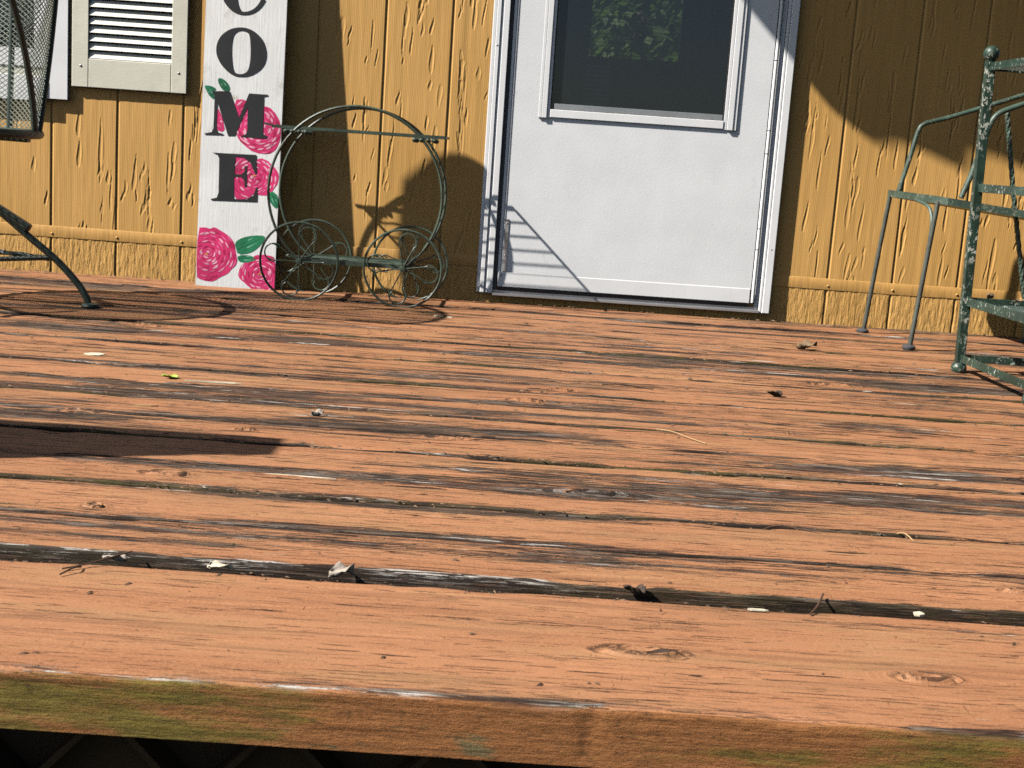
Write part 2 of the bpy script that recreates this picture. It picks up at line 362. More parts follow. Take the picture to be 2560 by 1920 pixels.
# ------------------------------------------------------------------ deck: every board a heightfield swept over its profile
deck = empty('deck', (1.4, -1.5, 0), kind='structure')
W_ = .14761; Y0 = -3.0296
KNOTS = [(1.605,-2.893,.052,.019),(1.878,-2.912,.036,.015),(2.075,-2.640,.032,.010),(1.001,-2.372,.040,.016),(.958,-2.549,.018,.012),(1.590,-2.318,.042,.015),
         (.76,-2.008,.036,.012),(1.046,-2.062,.02,.008),(1.37,-2.020,.045,.014),(1.50,-1.640,.045,.015),(1.565,-1.511,.04,.014),(2.30,-2.05,.03,.012),(2.2,-1.2,.05,.02),(.6,-1.0,.05,.018)]
def deck_board(y0, y1, ztop, thick, seed, tightA, tightB, nose=False):
    yc = (y0+y1)/2; dist = max(.8, yc + 4.11 - .25)
    half = dist*.391 + .02; xl = 1.4545-half-.10-.06*dist; xr = 1.4545+half+.10+.06*dist
    step = max(.0017, .00052*dist*1.7)
    xs = np.arange(xl, xr, step); xs = np.concatenate([np.array([-2.6, -1.5, xl-.25]), xs, np.array([xr+.25, 4.0, 5.2])]) if xl > -1.2 else xs
    xs = np.unique(np.round(xs, 5))
    r = .006 if nose else .004
    dy = float(np.clip(.0012*dist*dist*.9, .0014, .02))
    ny = max(8, int((y1-y0-2*r)/dy))
    prof = []                                            # (y, z-offset, normal y, normal z)
    nf = 34 if nose else 5
    for k in range(nf): prof.append((y0, -thick + (thick-r)*k/(nf-1), -1, 0))
    for k in range(1, 5):
        a = math.pi/2*k/5; prof.append((y0+r-r*math.cos(a), -r+r*math.sin(a), -math.cos(a), math.sin(a)))
    for k in range(ny+1): prof.append((y0+r+(y1-y0-2*r)*k/ny, 0, 0, 1))
    for k in range(1, 5):
        a = math.pi/2*k/5; prof.append((y1-r+r*math.sin(a), -r+r*math.cos(a), math.sin(a), math.cos(a)))
    prof.append((y1, -thick*.5, 1, 0)); prof.append((y1, -thick, 1, 0))
    prof = np.array(prof); nr = len(prof); nc = len(xs)
    X = np.broadcast_to(xs[None], (nr, nc)).copy(); Yb = np.broadcast_to(prof[:, 0:1], (nr, nc)); Zb = np.broadcast_to(prof[:, 1:2], (nr, nc))
    # s: unrolled coordinate across the board
    ds = np.concatenate([[0], np.cumsum(np.hypot(np.diff(prof[:, 0]), np.diff(prof[:, 1])))]); S = np.broadcast_to(ds[:, None], (nr, nc))
    top = (prof[:, 3] > .99)[:, None]
    gy = Yb + (S-S)                                      # grain coordinate follows the top
    gy = np.where(top, Yb, y0 + (S - thick)) if nose else np.where(top, Yb, Yb + Zb)
    gx = X.copy()
    wig = (fbm(X*1.1+seed, Yb*3, seed+5, 3)-.5)*.012
    knot = np.zeros((nr, nc)); kh = np.zeros((nr, nc))
    for (kx, ky, ka, kb) in KNOTS:
        if y0-.02 < ky < y1+.02:
            dx = (X-kx)/ka; dyy = Yb-ky
            lens = kb*1.1*np.exp(-(dx*.55)**2)
            q = np.sqrt(dx**2+(dyy/kb)**2)
            inside = sstep(1.25, .75, q)
            out = np.sign(dyy)*np.sqrt(np.maximum(dyy**2-lens**2*.8, 0))
            gy = np.where(top, ky + (gy-ky)*0 + np.where(np.abs(dx) < 5, out + (Yb-ky-out)*sstep(3.0, 5.0, np.abs(dx)), Yb-ky), gy)
            gy = gy*(1-inside*.6) + (ky+q*.012)*inside*.6
            knot = np.maximum(knot, inside*(.5+.5*np.sin(q*14)))
            kh += inside*.0026*np.cos(q*9+3*vnoise(X*60, Yb*120, 5)) + np.exp(-(q/1.3)**2)*.0022
    gy = gy + wig*top
    # wear
    e0 = np.abs(Yb-y0); e1 = np.abs(Yb-y1)
    en0 = fbm(X*2.1+seed, Yb*0, seed+1, 4); en1 = fbm(X*2.1+seed*3, Yb*0, seed+2, 4)
    w0 = (.012+.075*sstep(.40, .75, en0))*(1.35 if tightA else .5); w1 = (.012+.075*sstep(.40, .75, en1))*(1.35 if tightB else .5)
    wear = .50*np.exp(-(e0/w0)**2)*(1 if tightA else .75) + .50*np.exp(-(e1/w1)**2)*(1 if tightB else .6)
    far = sstep(-2.4, -1.2, yc)
    pat = fbm(X*.9+seed*1.7, Yb*9, seed+3, 4)
    wear = wear + .62*sstep(.50, .78, pat)*(.55 if nose else 1.0) + .05*far
    rs = np.random.RandomState(seed)
    for _ in range(2 if nose else 5):                       # long bare streaks
        cx, cy, L, wd = rs.uniform(xl, xr), rs.uniform(y0, y1), rs.uniform(.15, .6)*(.6+dist*.25), rs.uniform(.004, .016)*(1+.25*dist)
        wear += .42*np.exp(-((X-cx)/L)**4-((Yb-cy-.006*np.sin(X*2+cx))/wd)**2)
    wear = np.clip(wear, 0, .85) - (.20 if nose else .10)
    # relief: cupping, undulation, raised paint edges, long checks
    h = (fbm(X*1.3, Yb*14, seed+7, 4)-.5)*.0022 + (fbm(X*4, Yb*160, seed+8, 3)-.5)*.0011 + kh
    h += -.0022*sstep(.55, .9, wear)
    h += .0010*(((Yb-yc)/(y1-y0)*2)**2)
    for _ in range(14 if not nose else 9):                  # open checks
        cx, cy, L, d = rs.uniform(xl, xr), rs.uniform(y0+.008, y1-.008), rs.uniform(.03, .16), rs.uniform(.0012, .003)
        p = np.clip(1-((X-cx)/L)**2, 0, 1); h -= d*p*np.exp(-((Yb-cy-.003*np.sin((X-cx)*18))/max(.0016, dy*.8))**2)
    chipn = fbm(X*9+seed, S*30, seed+9, 3)
    edge = np.exp(-(np.minimum(e0, e1)/.007)**2)
    h -= edge*.0045*sstep(.5, .75, chipn)
    fh = (fbm(X*6, S*120, seed+11, 4)-.5)*.0022 + (fbm(X*30, S*60, seed+12, 3)-.5)*.0012
    if nose:
        fh = fh - .002*np.exp(-((X-1.549)/.010)**2)*(.4+fbm(X*90, S*90, 3, 3)) - -.0*sstep(.60, .72, fbm(X*14, S*60, seed+21, 3))
    fh = fh*sstep(-.002, .012, S) if nose else fh
    nyv = prof[:, 2:3]; nzv = prof[:, 3:4]
    disp = np.where(top, h, h*np.maximum(nzv, 0)+fh*np.abs(nyv))
    Yv = Yb + disp*nyv; Zv = ztop + Zb + disp*nzv
    if nose: Yv = Yv + .0025*(fbm(X*2.5, X*0, 77, 3)-.5)
    faceA = np.broadcast_to(np.clip(-prof[:, 2:3], 0, 1), (nr, nc))
    if nose:
        face = sstep(.45, .9, faceA + (fbm(X*7, S*30, 31, 3)-.5)*.5)
        lip = np.exp(-((S-thick)/.006)**2)                 # bare line along the arris
        wear = wear + lip*.75*sstep(.38, .6, fbm(X*3.5, X*0, 41, 3))
        face = face*(1-lip*sstep(.45, .6, fbm(X*3.5, X*0, 41, 3)))
    else:
        face = np.zeros((nr, nc)); wear = wear + .8*faceA*sstep(.25, .5, fbm(X*3, S*30, seed+4, 3)+.15)
    lipA = np.zeros((nr, nc)); film = np.zeros((nr, nc))
    if nose:
        film = .085*sstep(1.40, 1.15, X) - .10*np.exp(-((X-1.53)/.22)**2) + .04*sstep(1.76, 1.88, X) - .05 + .04*np.exp(-((S-thick+.012)/.012)**2)
        lipA = np.exp(-((S-thick)/.005)**2)*sstep(.46, .58, fbm(X*4.5, X*0, 43, 3))
    if seed == 24:
        lipA = np.exp(-((S-thick+.001)/.006)**2)*sstep(.42, .56, fbm(X*5.5, X*0, 47, 3)); wear = wear + .55*lipA
    moss = np.zeros((nr, nc)); mk = .3 if seed == 24 else 1.0
    if not tightA: moss = np.maximum(moss, mk*np.exp(-(e0/.006)**2)*sstep(.4, .6, fbm(X*2.3, X*0, seed+6, 3)))
    if not tightB: moss = np.maximum(moss, np.exp(-(e1/.006)**2)*sstep(.4, .6, fbm(X*2.3, X*0, seed+16, 3)))
    if nose: moss = moss*top
    kf = float(np.clip((1.45/dist)**1.6, .16, 1.0)); V = np.stack([X, Yv, Zv], -1); gc = np.stack([gx + seed*3.17, gy + seed*.731, np.full_like(gx, seed*1.3)], -1)
    return mesh_np('deck_board', V, grid_faces(nr, nc), M['deck'], deck, True,
                   {'gc': gc.reshape(-1, 3), 'gf': (gc*np.array([kf**.6, kf, 1.0])).reshape(-1, 3), 'wear': wear.ravel(), 'moss': moss.ravel(), 'knot': knot.ravel(), 'face': face.ravel(), 'lip': lipA.ravel(), 'film': film.ravel(), 'far': np.full(X.size, float(sstep(-2.5, -1.0, np.array(yc))))})
deck_board(Y0, Y0+2*W_-.004, 0, .056, 3, False, False, nose=True)
for j in range(2, 21):
    ga = (.019 if j == 2 else (.0085 if j % 2 == 0 else .0016)); gb = (.0035 if (j+1) % 2 == 0 else .0016)
    rj = random.Random(j*5); zt = .007 + rj.uniform(-.0022, .0022)
    deck_board(Y0+j*W_+ga, Y0+(j+1)*W_-gb, zt, .036, 10+j*7, j % 2 == 1, (j+1) % 2 == 1)
def gap_strip(y0, y1, z, mat, seed):
    xs = np.arange(-.6, 3.6, .004); ys = np.linspace(y0, y1, 7); X, Y = np.meshgrid(xs, ys)
    Z = z + (fbm(X*25, Y*200, seed, 4)-.5)*.010 + (fbm(X*2.2, Y*0, seed+4, 3)-.5)*.008
    mesh_np('gap_moss', np.stack([X, Y, Z], -1), grid_faces(len(ys), len(xs)), mat, deck, True, kind='stuff')
for j in (4, 6, 8, 10, 12, 14): gap_strip(Y0+j*W_-.012, Y0+j*W_+.016, -.004, M['moss'], 60+j)
gap_strip(Y0+2*W_-.012, Y0+2*W_+.03, -.016, M['grit'], 91)
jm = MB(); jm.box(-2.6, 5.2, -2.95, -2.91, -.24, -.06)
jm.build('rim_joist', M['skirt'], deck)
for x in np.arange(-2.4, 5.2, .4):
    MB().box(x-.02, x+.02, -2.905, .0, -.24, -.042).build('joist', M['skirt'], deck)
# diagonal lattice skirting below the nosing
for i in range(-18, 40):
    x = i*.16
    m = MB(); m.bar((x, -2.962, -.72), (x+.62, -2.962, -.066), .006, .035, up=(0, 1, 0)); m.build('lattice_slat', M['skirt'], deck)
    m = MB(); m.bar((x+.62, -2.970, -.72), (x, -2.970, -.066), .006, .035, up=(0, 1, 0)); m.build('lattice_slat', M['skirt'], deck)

# ------------------------------------------------------------------ siding wall
wall = empty('siding_wall', (1.4, 0, 0), 'mustard yellow grooved wooden siding wall behind the porch deck', 'wall')
P = .2032
def siding_board(k, z0, z1, low, seed):
    x0, x1 = k*P, (k+1)*P
    xs = np.concatenate([[x0, x0+.0020, x0+.0035, x0+.0050, x0+.0070], np.arange(x0+.0085, x1-.004, .0018), [x1-.0022, x1-.0017, x1-.0012, x1]])
    zs = np.arange(z0, min(z1, 1.14), .0034); zs = np.concatenate([zs, np.arange(1.16, z1, .06) if z1 > 1.14 else [], [z1]])
    X, Z = np.meshgrid(xs, zs); h = np.zeros_like(X); rs = np.random.RandomState(seed)
    if not low:
        n = 26
        for _ in range(n):
            cl = rs.rand() < .55
            cx = x0 + .014 + rs.rand()*(P-.028); cz = rs.uniform(z0-.02, 1.15)
            for q in range(rs.randint(1, 4) if cl else 1):
                L = float(np.clip(rs.lognormal(-2.85, .5), .022, .17)); w = rs.uniform(.0030, .0066); d = rs.uniform(.0007, .0015)
                m0, m1 = np.searchsorted(zs, [cz-L/2, cz+L/2]); c0, c1 = np.searchsorted(xs, [cx-.012, cx+.012])
                if m1 > m0 and c1 > c0:
                    xx = X[m0:m1, c0:c1]; t = (Z[m0:m1, c0:c1]-cz)/(L/2)
                    cen = cx + .0022*np.sin(t*2.1+q)+.003*t*rs.uniform(-1, 1)
                    ww = w*np.sqrt(np.clip(1-t*t, 0, 1))*(1-.35*t*rs.choice([-1, 1]))+1e-5
                    u = (xx-cen)/ww
                    h[m0:m1, c0:c1] = np.minimum(h[m0:m1, c0:c1], 0) * 1 - d*np.clip((1-u*u)*1.5, 0, 1)*(np.clip(1-u*u, 0, 1) > 0) + .0008*np.exp(-((np.abs(u)-1.25)/.3)**2)*np.clip(1-t*t, 0, 1)
                cz += rs.uniform(.4, .9)*L*rs.choice([-1, 1]); cx += rs.uniform(-.012, .012)
        h = np.maximum(h, -.0024)
        h += (fbm((X-x0)*60+seed, Z*5, seed, 3)-.5)*.0012
    else:
        h += (fbm(X*150+seed, Z*34, seed, 4)-.5)*.0030 + (fbm(X*420, Z*60, seed+2, 2)-.5)*.0008
    gl = (X-x0); gr2 = (x1-X); gd = .0034*np.clip((.0070-gl)/.0050, 0, 1)
    gd = np.maximum(gd, .0034*sstep(.0022, .0012, gr2))
    Y = gd - h*(gd < .0005)
    gc = np.stack([X + seed*.37, Z + seed*1.9, np.full_like(X, seed)], -1)
    mesh_np('skirting_board' if low else 'siding_board', np.stack([X, Y, Z], -1), grid_faces(len(zs), len(xs)), M['siding'], wall, True, {'gc': gc.reshape(-1, 3), 'low': np.full(X.size, 1. if low else 0.)})
for k in range(-5, 18):
    siding_board(k, -.03, .117, True, 300+k)
    if k in (7, 8, 9, 10): siding_board(k, 2.10, 2.6, False, 100+k)
    elif k in (-1, -2, -3, -4): siding_board(k, .148, .60, False, 100+k); siding_board(k, 1.75, 2.6, False, 200+k)
    else: siding_board(k, .148, 2.6, False, 100+k)
# seam strip with nails
def strip(x0, x1, seed):
    xs = np.arange(x0, x1, .006); prof = [(.001, .1145), (-.0014, .1150), (-.0016, .1158), (-.0017, .133), (-.0015, .1492), (-.0012, .1500), (.001, .1505)]
    V = []
    for (y, z) in prof:
        V.append(np.stack([xs, y - (fbm(xs*14, xs*0+z*200, seed, 3)-.5)*.0016, z + (fbm(xs*3.2, xs*0, seed+1, 3)-.5)*.004], -1))
    mesh_np('seam_strip', np.array(V), grid_faces(len(prof), len(xs))[:, ::-1].copy(), M['trim'], wall, True)
strip(-1.0, 1.341, 5); strip(2.262, 3.65, 9)
for k in list(range(-4, 7)) + list(range(12, 18)):
    x = k*P + .004
    MB().lathe((x, -.0020, .1275), [(.0002, -.0024), (.0030, -.0018), (.0042, 0), (.0045, .002)], 10, 'y').build('nail', M['trim'], wall, True)
# back of the wall (keeps the rooms dark)
bk = MB(); bk.box(-1.1, -.83, .012, .08, -.05, 2.6); bk.box(-.03, 1.50, .012, .08, -.05, 2.6); bk.box(2.10, 3.7, .012, .08, -.05, 2.6); bk.box(1.50, 2.10, .012, .08, -.05, .58); bk.box(1.50, 2.10, .012, .08, 1.9, 2.6); bk.box(-.83, -.03, .012, .08, -.05, .60); bk.box(-.83, -.03, .012, .08, 1.75, 2.6)
bk.build('sheathing', M['room'], wall)

# ------------------------------------------------------------------ room seen through the door glass
room = empty('room', (1.8, 2, 0), kind='structure')
ZB = .99
rb = MB()
rb.box(-1.2, 3.8, .09, 3.2, -.06, -.01); rb.box(-1.2, 3.8, .09, 3.2, 2.6, 2.66); rb.box(-1.26, -1.2, .09, 3.2, -.06, 2.66); rb.box(3.8, 3.86, .09, 3.2, -.06, 2.66)
rb.box(-1.2, 1.775, 3.0, 3.06, -.01, 2.6); rb.box(2.25, 3.8, 3.0, 3.06, -.01, 2.6); rb.box(1.775, 2.25, 3.0, 3.06, -.01, 1.0); rb.box(1.775, 2.25, 3.0, 3.06, 2.0, 2.6)
rb.build('inner_wall', M['room'], room)
bl = empty('window_blind', (2.0, 2.96, 1.0), 'raised slat blind in the far window seen through the dark door glass', 'blind')
for i in range(44):
    z = 1.012 + i*.021
    MB().bar((1.775, 2.965, z), (2.25, 2.965, z), .016, .0016).build('slat', M['room'], bl)
lv = empty('slatted_panel', (1.68, .17, 0), 'narrow slatted panel dimly seen behind the lower left door glass', 'panel')
for i in range(9):
    MB().box(1.639, 1.717, .160, .168, .640+i*.0145, .6475+i*.0145).build('slat', M['slat_grey'], lv)
for x in (1.636, 1.7175): MB().box(x, x+.0025, .158, .170, 0, .775).build('upright', M['room'], lv)
def foliage(name, c, rad, n, size, seed, label):
    r = random.Random(seed); t = empty(name, (c[0], c[1], -.75), label, 'tree')
    m = MB(); m.tube([(c[0], c[1], -.75), (c[0]+.05, c[1], c[2]*.5), (c[0], c[1], c[2]+rad*.4)], [.12, .09, .04], 8); m.build('trunk', M['bark'], t, True)
    f = MB()
    for _ in range(n):
        d = Vector((r.gauss(0, 1), r.gauss(0, 1), r.gauss(0, 1))).normalized()*rad*(r.random()**.4)
        q = Vector(c)+Vector((d.x*1.2, d.y, d.z)); a = Vector((r.gauss(0, 1), r.gauss(0, 1), r.gauss(0, 1))).normalized(); b = a.orthogonal().normalized()*size*r.uniform(.6, 1.3); a *= size*.45
        f.add([q-b, q+a, q+b, q-a], [(0, 1, 2, 3)])
    f.build('crown', M['green'], t)
foliage('leafy_tree', (2.3, 6.6, 1.9), 2.1, 8500, .075, 3, 'sunlit green tree glimpsed through the door glass beyond the room')

foliage('leafy_tree', (6.9, -3.4, 3.2), 3.2, 6000, .34, 5, 'broad leafy tree added unseen right of the porch to darken the wall shade')  # added out of view to cut skylight and deepen the shade at right
foliage('leafy_tree', (3.0, 11.5, 2.6), 3.2, 4200, .30, 6, 'dark leafy tree further back beyond the far window')

# ------------------------------------------------------------------ storm door
door = empty('storm_door', (1.8, -.012, .04), 'white storm door with a tall dark glass window and a bottom sweep', 'door')
cs = MB(); PF = [(1.341, 1.352, -.012), (1.3525, 1.366, -.021), (1.3665, 1.372, -.018), (1.3725, 1.392, -.026)]
for (a, b, y), c_ in zip(PF, (.0010, -.0002, .0010, 0)): cs.box(a, b+c_, y, .004, .036, 2.10)
cs.build('door_frame', M['white'], door, bevel=.0018)
cs = MB()
for a, b, y in [(2.2295, 2.238, -.020), (2.2385, 2.262, -.026)]: cs.box(a, b, y, .004, .030, 2.10)
cs.build('door_frame', M['white'], door, bevel=.0018)
MB().box(1.341, 2.262, -.026, .004, 2.1005, 2.145).build('door_frame', M['white'], door, bevel=.002)
pn = MB(); fy = -.013
pn.box(1.4045, 1.5195, fy, .012, .103, 2.09); pn.box(2.085, 2.2, fy, .012, .103, 2.09); pn.box(1.5195, 2.085, fy, .012, .103, .600); pn.box(1.5195, 2.085, fy, .012, 1.88, 2.09)
pn.build('door_panel', M['door'], door)
MB().box(1.4045, 1.413, -.0165, fy-.0006, .103, 2.09).box(1.4145, 1.418, -.0150, fy-.0006, .103, 2.09).build('edge_trim', M['white'], door, bevel=.001)
wf = MB()
for x0, x1, y in [(1.4975, 1.507, -.019), (1.5075, 1.523, -.022), (1.5235, 1.533, -.017), (2.1055, 2.095, -.019), (2.0945, 2.077, -.022), (2.0765, 2.0665, -.017)]:
    a, b = min(x0, x1), max(x0, x1); wf.box(a, b, y, fy+.002, .584, 1.9)
wf.build('window_frame', M['white'], door, bevel=.001)
MB().box(1.5335, 2.066, -.0195, fy+.002, .5865, .611).build('window_sill', M['white'], door, bevel=.0015)
MB().box(1.545, 2.062, -.0135, -.006, .6125, .629).build('sash_rail', M['alu'], door, bevel=.001)
MB().box(1.5335, 1.5365, -.0145, .002, .612, 1.9).box(2.063, 2.066, -.0145, .002, .612, 1.9).box(1.5365, 2.063, -.0115, -.0065, .6115, .614).build('glazing_seal', M['dark'], door)
MB().box(1.5365, 2.063, -.004, -.001, .614, 1.9).build('glass_pane', M['glass'], door)
sw = MB(); sw.box(1.4065, 2.198, -.0205, fy-.0005, .058, .1035); sw.build('door_sweep', M['white'], door, bevel=.0015)
MB().box(1.4085, 2.196, -.015, -.004, .047, .0575).build('sweep_brush', M['dark'], door)
th = MB(); th.box(1.3925, 2.229, -.030, .006, .030, .0385); th.box(1.3925, 2.229, -.012, .006, .0387, .046); th.build('threshold', M['alu'], door, bevel=.0012)
MB().box(1.3925, 1.4040, -.008, .004, .046, 2.1).box(1.3935, 1.3936, -.007, -.0061, .046, .0465).build('weather_seal', M['seal'], door)
MB().box(2.2155, 2.2285, -.007, .004, .046, 2.1).build('weather_strip', M['white'], door)
hg = MB()
for z0, z1 in [(.06, .225), (.227, .29), (.292, .52), (.522, .59), (.592, .80), (.802, 1.1), (1.102, 1.5), (1.502, 2.08)]:
    hg.lathe((2.2075, -.0165, 0), [(.0001, z0), (.0052, z0+.0005), (.0052, z1-.0005), (.0001, z1)], 12)
hg.build('piano_hinge', M['white'], door, True)
es = MB(); es.box(1.4185, 1.4305, -.0155, fy-.0004, .1055, .268); eo = es.build('latch_strip', M['alu'], door, bevel=.0008)
for z in (.155, .20, .255): MB().lathe((1.4245, -.0156, z), [(.0002, -.0014), (.0022, -.001), (.003, 0)], 8, 'y').build('screw', M['steel'], eo, True)
MB().lathe((1.4160, -.0206, .094), [(.0002, -.0018), (.003, -.0012), (.0038, 0)], 8, 'y').build('screw', M['steel'], door, True)
MB().lathe((1.3585, -.0211, .790), [(.0002, -.0016), (.0022, -.001), (.003, 0)], 8, 'y').build('screw', M['steel'], door, True)
MB().lathe((2.250, -.0261, .23), [(.0002, -.0012), (.0016, -.0008), (.002, 0)], 8, 'y').build('screw', M['steel'], door, True)

# ------------------------------------------------------------------ louvered shutter and window at the left
sh = empty('window_shutter', (.24, -.008, .58), 'cream louvered shutter screwed to the siding beside the white window trim', 'shutter')
ST = -.0165
MB().box(.066, .117, ST, -.0005, .5815, 1.75).build('stile', M['cream'], sh, bevel=.002)
MB().box(.370, .418, ST, -.0005, .5815, 1.75).build('stile', M['cream'], sh, bevel=.002)
MB().box(.1172, .3698, ST+.0004, -.0005, .5817, .6680).build('bottom_rail', M['cream'], sh, bevel=.002)
MB().box(.1172, .3698, ST+.0004, -.0005, 1.68, 1.75).build('top_rail', M['cream'], sh, bevel=.002)
MB().box(.1172, .3698, -.0008, -.0002, .668, 1.68).build('louver_shade', M['dark'], sh)  # black sheet stands in for the shade between the louvers
lp = None
for i in range(40):
    z = .6700 + i*.0253
    if lp is None:
        m = MB(); m.add([(.1175,-.0145,z),(.3695,-.0145,z),(.3695,-.0035,z+.0205),(.1175,-.0035,z+.0205),(.1175,-.0125,z-.001),(.3695,-.0125,z-.001),(.3695,-.0015,z+.0195),(.1175,-.0015,z+.0195)],
                        [(0,1,2,3),(7,6,5,4),(0,4,5,1),(3,2,6,7),(1,5,6,2),(0,3,7,4)])
        lp = m.build('louver', M['louver'], sh, loc=(.2436, -.008, z))
    else:
        o = lp.copy(); C.objects.link(o); o.parent = sh; o.location = Vector((.2436, -.008, z)) - ORG[sh]
for x, z in ((.094, .645), (.3935, .642)):
    MB().lathe((x, ST-.0002, z), [(.0002, -.0016), (.003, -.0012), (.0042, 0)], 9, 'y').build('screw', M['steel'], sh, True)

wd = empty('house_window', (-.43, -.01, .53), 'white framed house window behind the mesh chair at the left edge', 'window')
MB().box(-.0195, .055, -.0185, .004, .5395, 1.80).build('casing', M['white'], wd, bevel=.001)
MB().box(-.90, -.83, -.0185, .004, .5395, 1.80).build('casing', M['white'], wd, bevel=.001)
MB().box(-.83, -.020, -.0280, .010, .530, .606).build('sill', M['white'], wd, bevel=.002)
MB().box(-.83, -.020, -.010, .02, .6065, .632).build('sash_track', M['cream'], wd)
MB().box(-.83, -.020, -.014, .02, .6325, .686).build('sash', M['white'], wd, bevel=.001)
MB().box(-.05, -.020, -.013, .02, .6865, 1.7).build('sash', M['white'], wd, bevel=.001)
MB().box(-.83, -.05, .004, .007, .6865, 1.7).build('glass_pane', M['glass'], wd)

# ------------------------------------------------------------------ painted sign
TR = {'O_out': [[103,787],[125,787],[153,776],[176,754],[188,722],[186,690],[172,667],[145,648],[120,642],[93,643],[65,660],[44,686],[35,712],[38,739],[52,764],[79,782]],
'O_in': [[106,779],[126,776],[135,765],[138,743],[140,708],[138,676],[132,658],[117,650],[101,650],[91,657],[86,678],[82,715],[83,750],[89,769]],
'M': [[27,594],[82,598],[113,521],[140,595],[198,595],[197,591],[185,588],[187,484],[190,476],[203,471],[199,464],[122,464],[122,468],[136,474],[139,486],[138,555],[103,467],[82,465],[46,564],[46,485],[51,473],[68,470],[67,466],[11,464],[11,468],[32,473],[37,485],[37,583]],
'E': [[36,412],[170,414],[174,356],[169,356],[153,389],[130,404],[107,404],[106,353],[127,352],[136,362],[138,380],[143,379],[145,316],[139,314],[136,335],[125,346],[105,343],[107,277],[147,279],[166,292],[173,315],[178,318],[178,273],[38,269],[38,273],[55,278],[60,294],[58,395],[53,407]],
'RA': [[1,183],[25,187],[35,182],[53,190],[67,180],[87,172],[104,158],[115,145],[120,117],[125,95],[122,78],[108,63],[95,48],[73,36],[56,23],[31,23],[14,27],[1,34]],
'RB': [[179,111],[199,115],[218,114],[242,110],[242,11],[237,5],[215,3],[192,4],[170,8],[152,24],[135,34],[128,51],[133,68],[144,85],[166,98]],
'RC': [[106,401],[119,407],[139,406],[156,391],[174,402],[192,405],[211,395],[229,377],[241,358],[239,336],[226,313],[210,295],[183,293],[168,298],[147,279],[116,276],[108,286],[104,343]],
'RD': [[94,574],[131,578],[141,557],[190,563],[213,552],[241,512],[240,471],[235,449],[224,429],[205,418],[163,419],[127,444],[106,467],[106,517]],
'RE': [[45,553],[62,516],[72,487],[64,476],[53,478],[46,487]],
'L1': [[45,633],[55,635],[71,626],[82,610],[82,598],[64,597],[53,608],[45,624]],
'L2': [[4,610],[25,610],[42,602],[34,593],[37,568],[21,579],[10,597]],
'L3': [[213,304],[224,309],[242,295],[242,255],[226,263],[214,282]],
'L4': [[116,148],[138,163],[174,172],[207,173],[205,159],[189,136],[165,117],[126,109],[118,134]],
'L5': [[125,108],[160,111],[187,102],[172,91],[149,86],[127,90]]}
sign = empty('welcome_sign', (.605, -.11, 0), 'tall whitewashed board sign with black letters and pink roses leaning on the siding', 'sign')
B0 = Vector((.484, -.113, 0)); SV = Vector((0, .045, .9)).normalized(); SU = Vector((1, 0, 0)); SN = SU.cross(SV)   # SN points to the viewer (-y)
def sp(u, v, lift): return B0 + SU*(u/1000) + SV*(v/1000) + SN*(lift/1000)
bd = MB(); rr = np.random.RandomState(4)
pts = [(0, 0)] + [(12*i, rr.uniform(-1.5, 1.5)) for i in range(1, 20)] + [(242, -1)]
n_ = len(pts)
bd.add([sp(u, v, 0) for u, v in pts] + [sp(242, 1750, 0), sp(0, 1750, 0)] + [sp(u, v, -19) for u, v in pts] + [sp(242, 1750, -19), sp(0, 1750, -19)],
       [tuple(range(n_+2)), tuple(reversed(range(n_+2, 2*n_+4)))] + [(i, i+n_+2, (i+1) % (n_+2)+n_+2, (i+1) % (n_+2)) for i in range(n_+2)])
bd.build('board', M['board'], sign)
def chaikin(p, it=2):
    for _ in range(it):
        q = []
        for i in range(len(p)):
            a, b = p[i], p[(i+1) % len(p)]
            q += [(a[0]*.75+b[0]*.25, a[1]*.75+b[1]*.25), (a[0]*.25+b[0]*.75, a[1]*.25+b[1]*.75)]
        p = q
    return p
from mathutils.geometry import tessellate_polygon
def paint(name, polys, mat, parent, lift, sub=None):
    m = MB()
    for p in polys:
        tri = tessellate_polygon([[Vector((a, b, 0)) for a, b in p]])
        vs = [sp(a, b, lift) for a, b in p]
        fs = []
        for t in tri:
            (x1, y1), (x2, y2), (x3, y3) = p[t[0]], p[t[1]], p[t[2]]
            fs.append(t if (x2-x1)*(y3-y1)-(y2-y1)*(x3-x1) > 0 else t[::-1])
        m.add(vs, fs)
    return m.build(name, mat, parent, kind='stuff' if name.startswith('petal') else None)
def ring(o, i_):
    o = chaikin(o, 2); i_ = chaikin(i_, 2); no, ni = len(o), len(i_)
    m = MB(); n = 96
    def res(p):
        c = (sum(a for a, b in p)/len(p), sum(b for a, b in p)/len(p)); q = sorted(p, key=lambda s: math.atan2(s[1]-c[1], s[0]-c[0]))
        an = [math.atan2(s[1]-c[1], s[0]-c[0]) for s in q]; ra = [math.hypot(s[0]-c[0], s[1]-c[1]) for s in q]; out = []
        for k in range(n):
            a = -math.pi+2*math.pi*k/n; r = np.interp(a, an, ra, period=2*math.pi); out.append((c[0]+r*math.cos(a), c[1]+r*math.sin(a)))
        return out
    return res(o), res(i_)
def ring_letter(O, I, skip=lambda k: False, dv=0):
    n = len(O); m = MB(); m.add([sp(a, b+dv, 1.4) for a, b in O]+[sp(a, b+dv, 1.4) for a, b in I], [(k, (k+1) % n, n+(k+1) % n, n+k) for k in range(n) if not skip(k)])
    return m.build('letter', M['ink'], sign)
Oo, Oi = ring(TR['O_out'], TR['O_in'])
ring_letter(Oo, Oi)
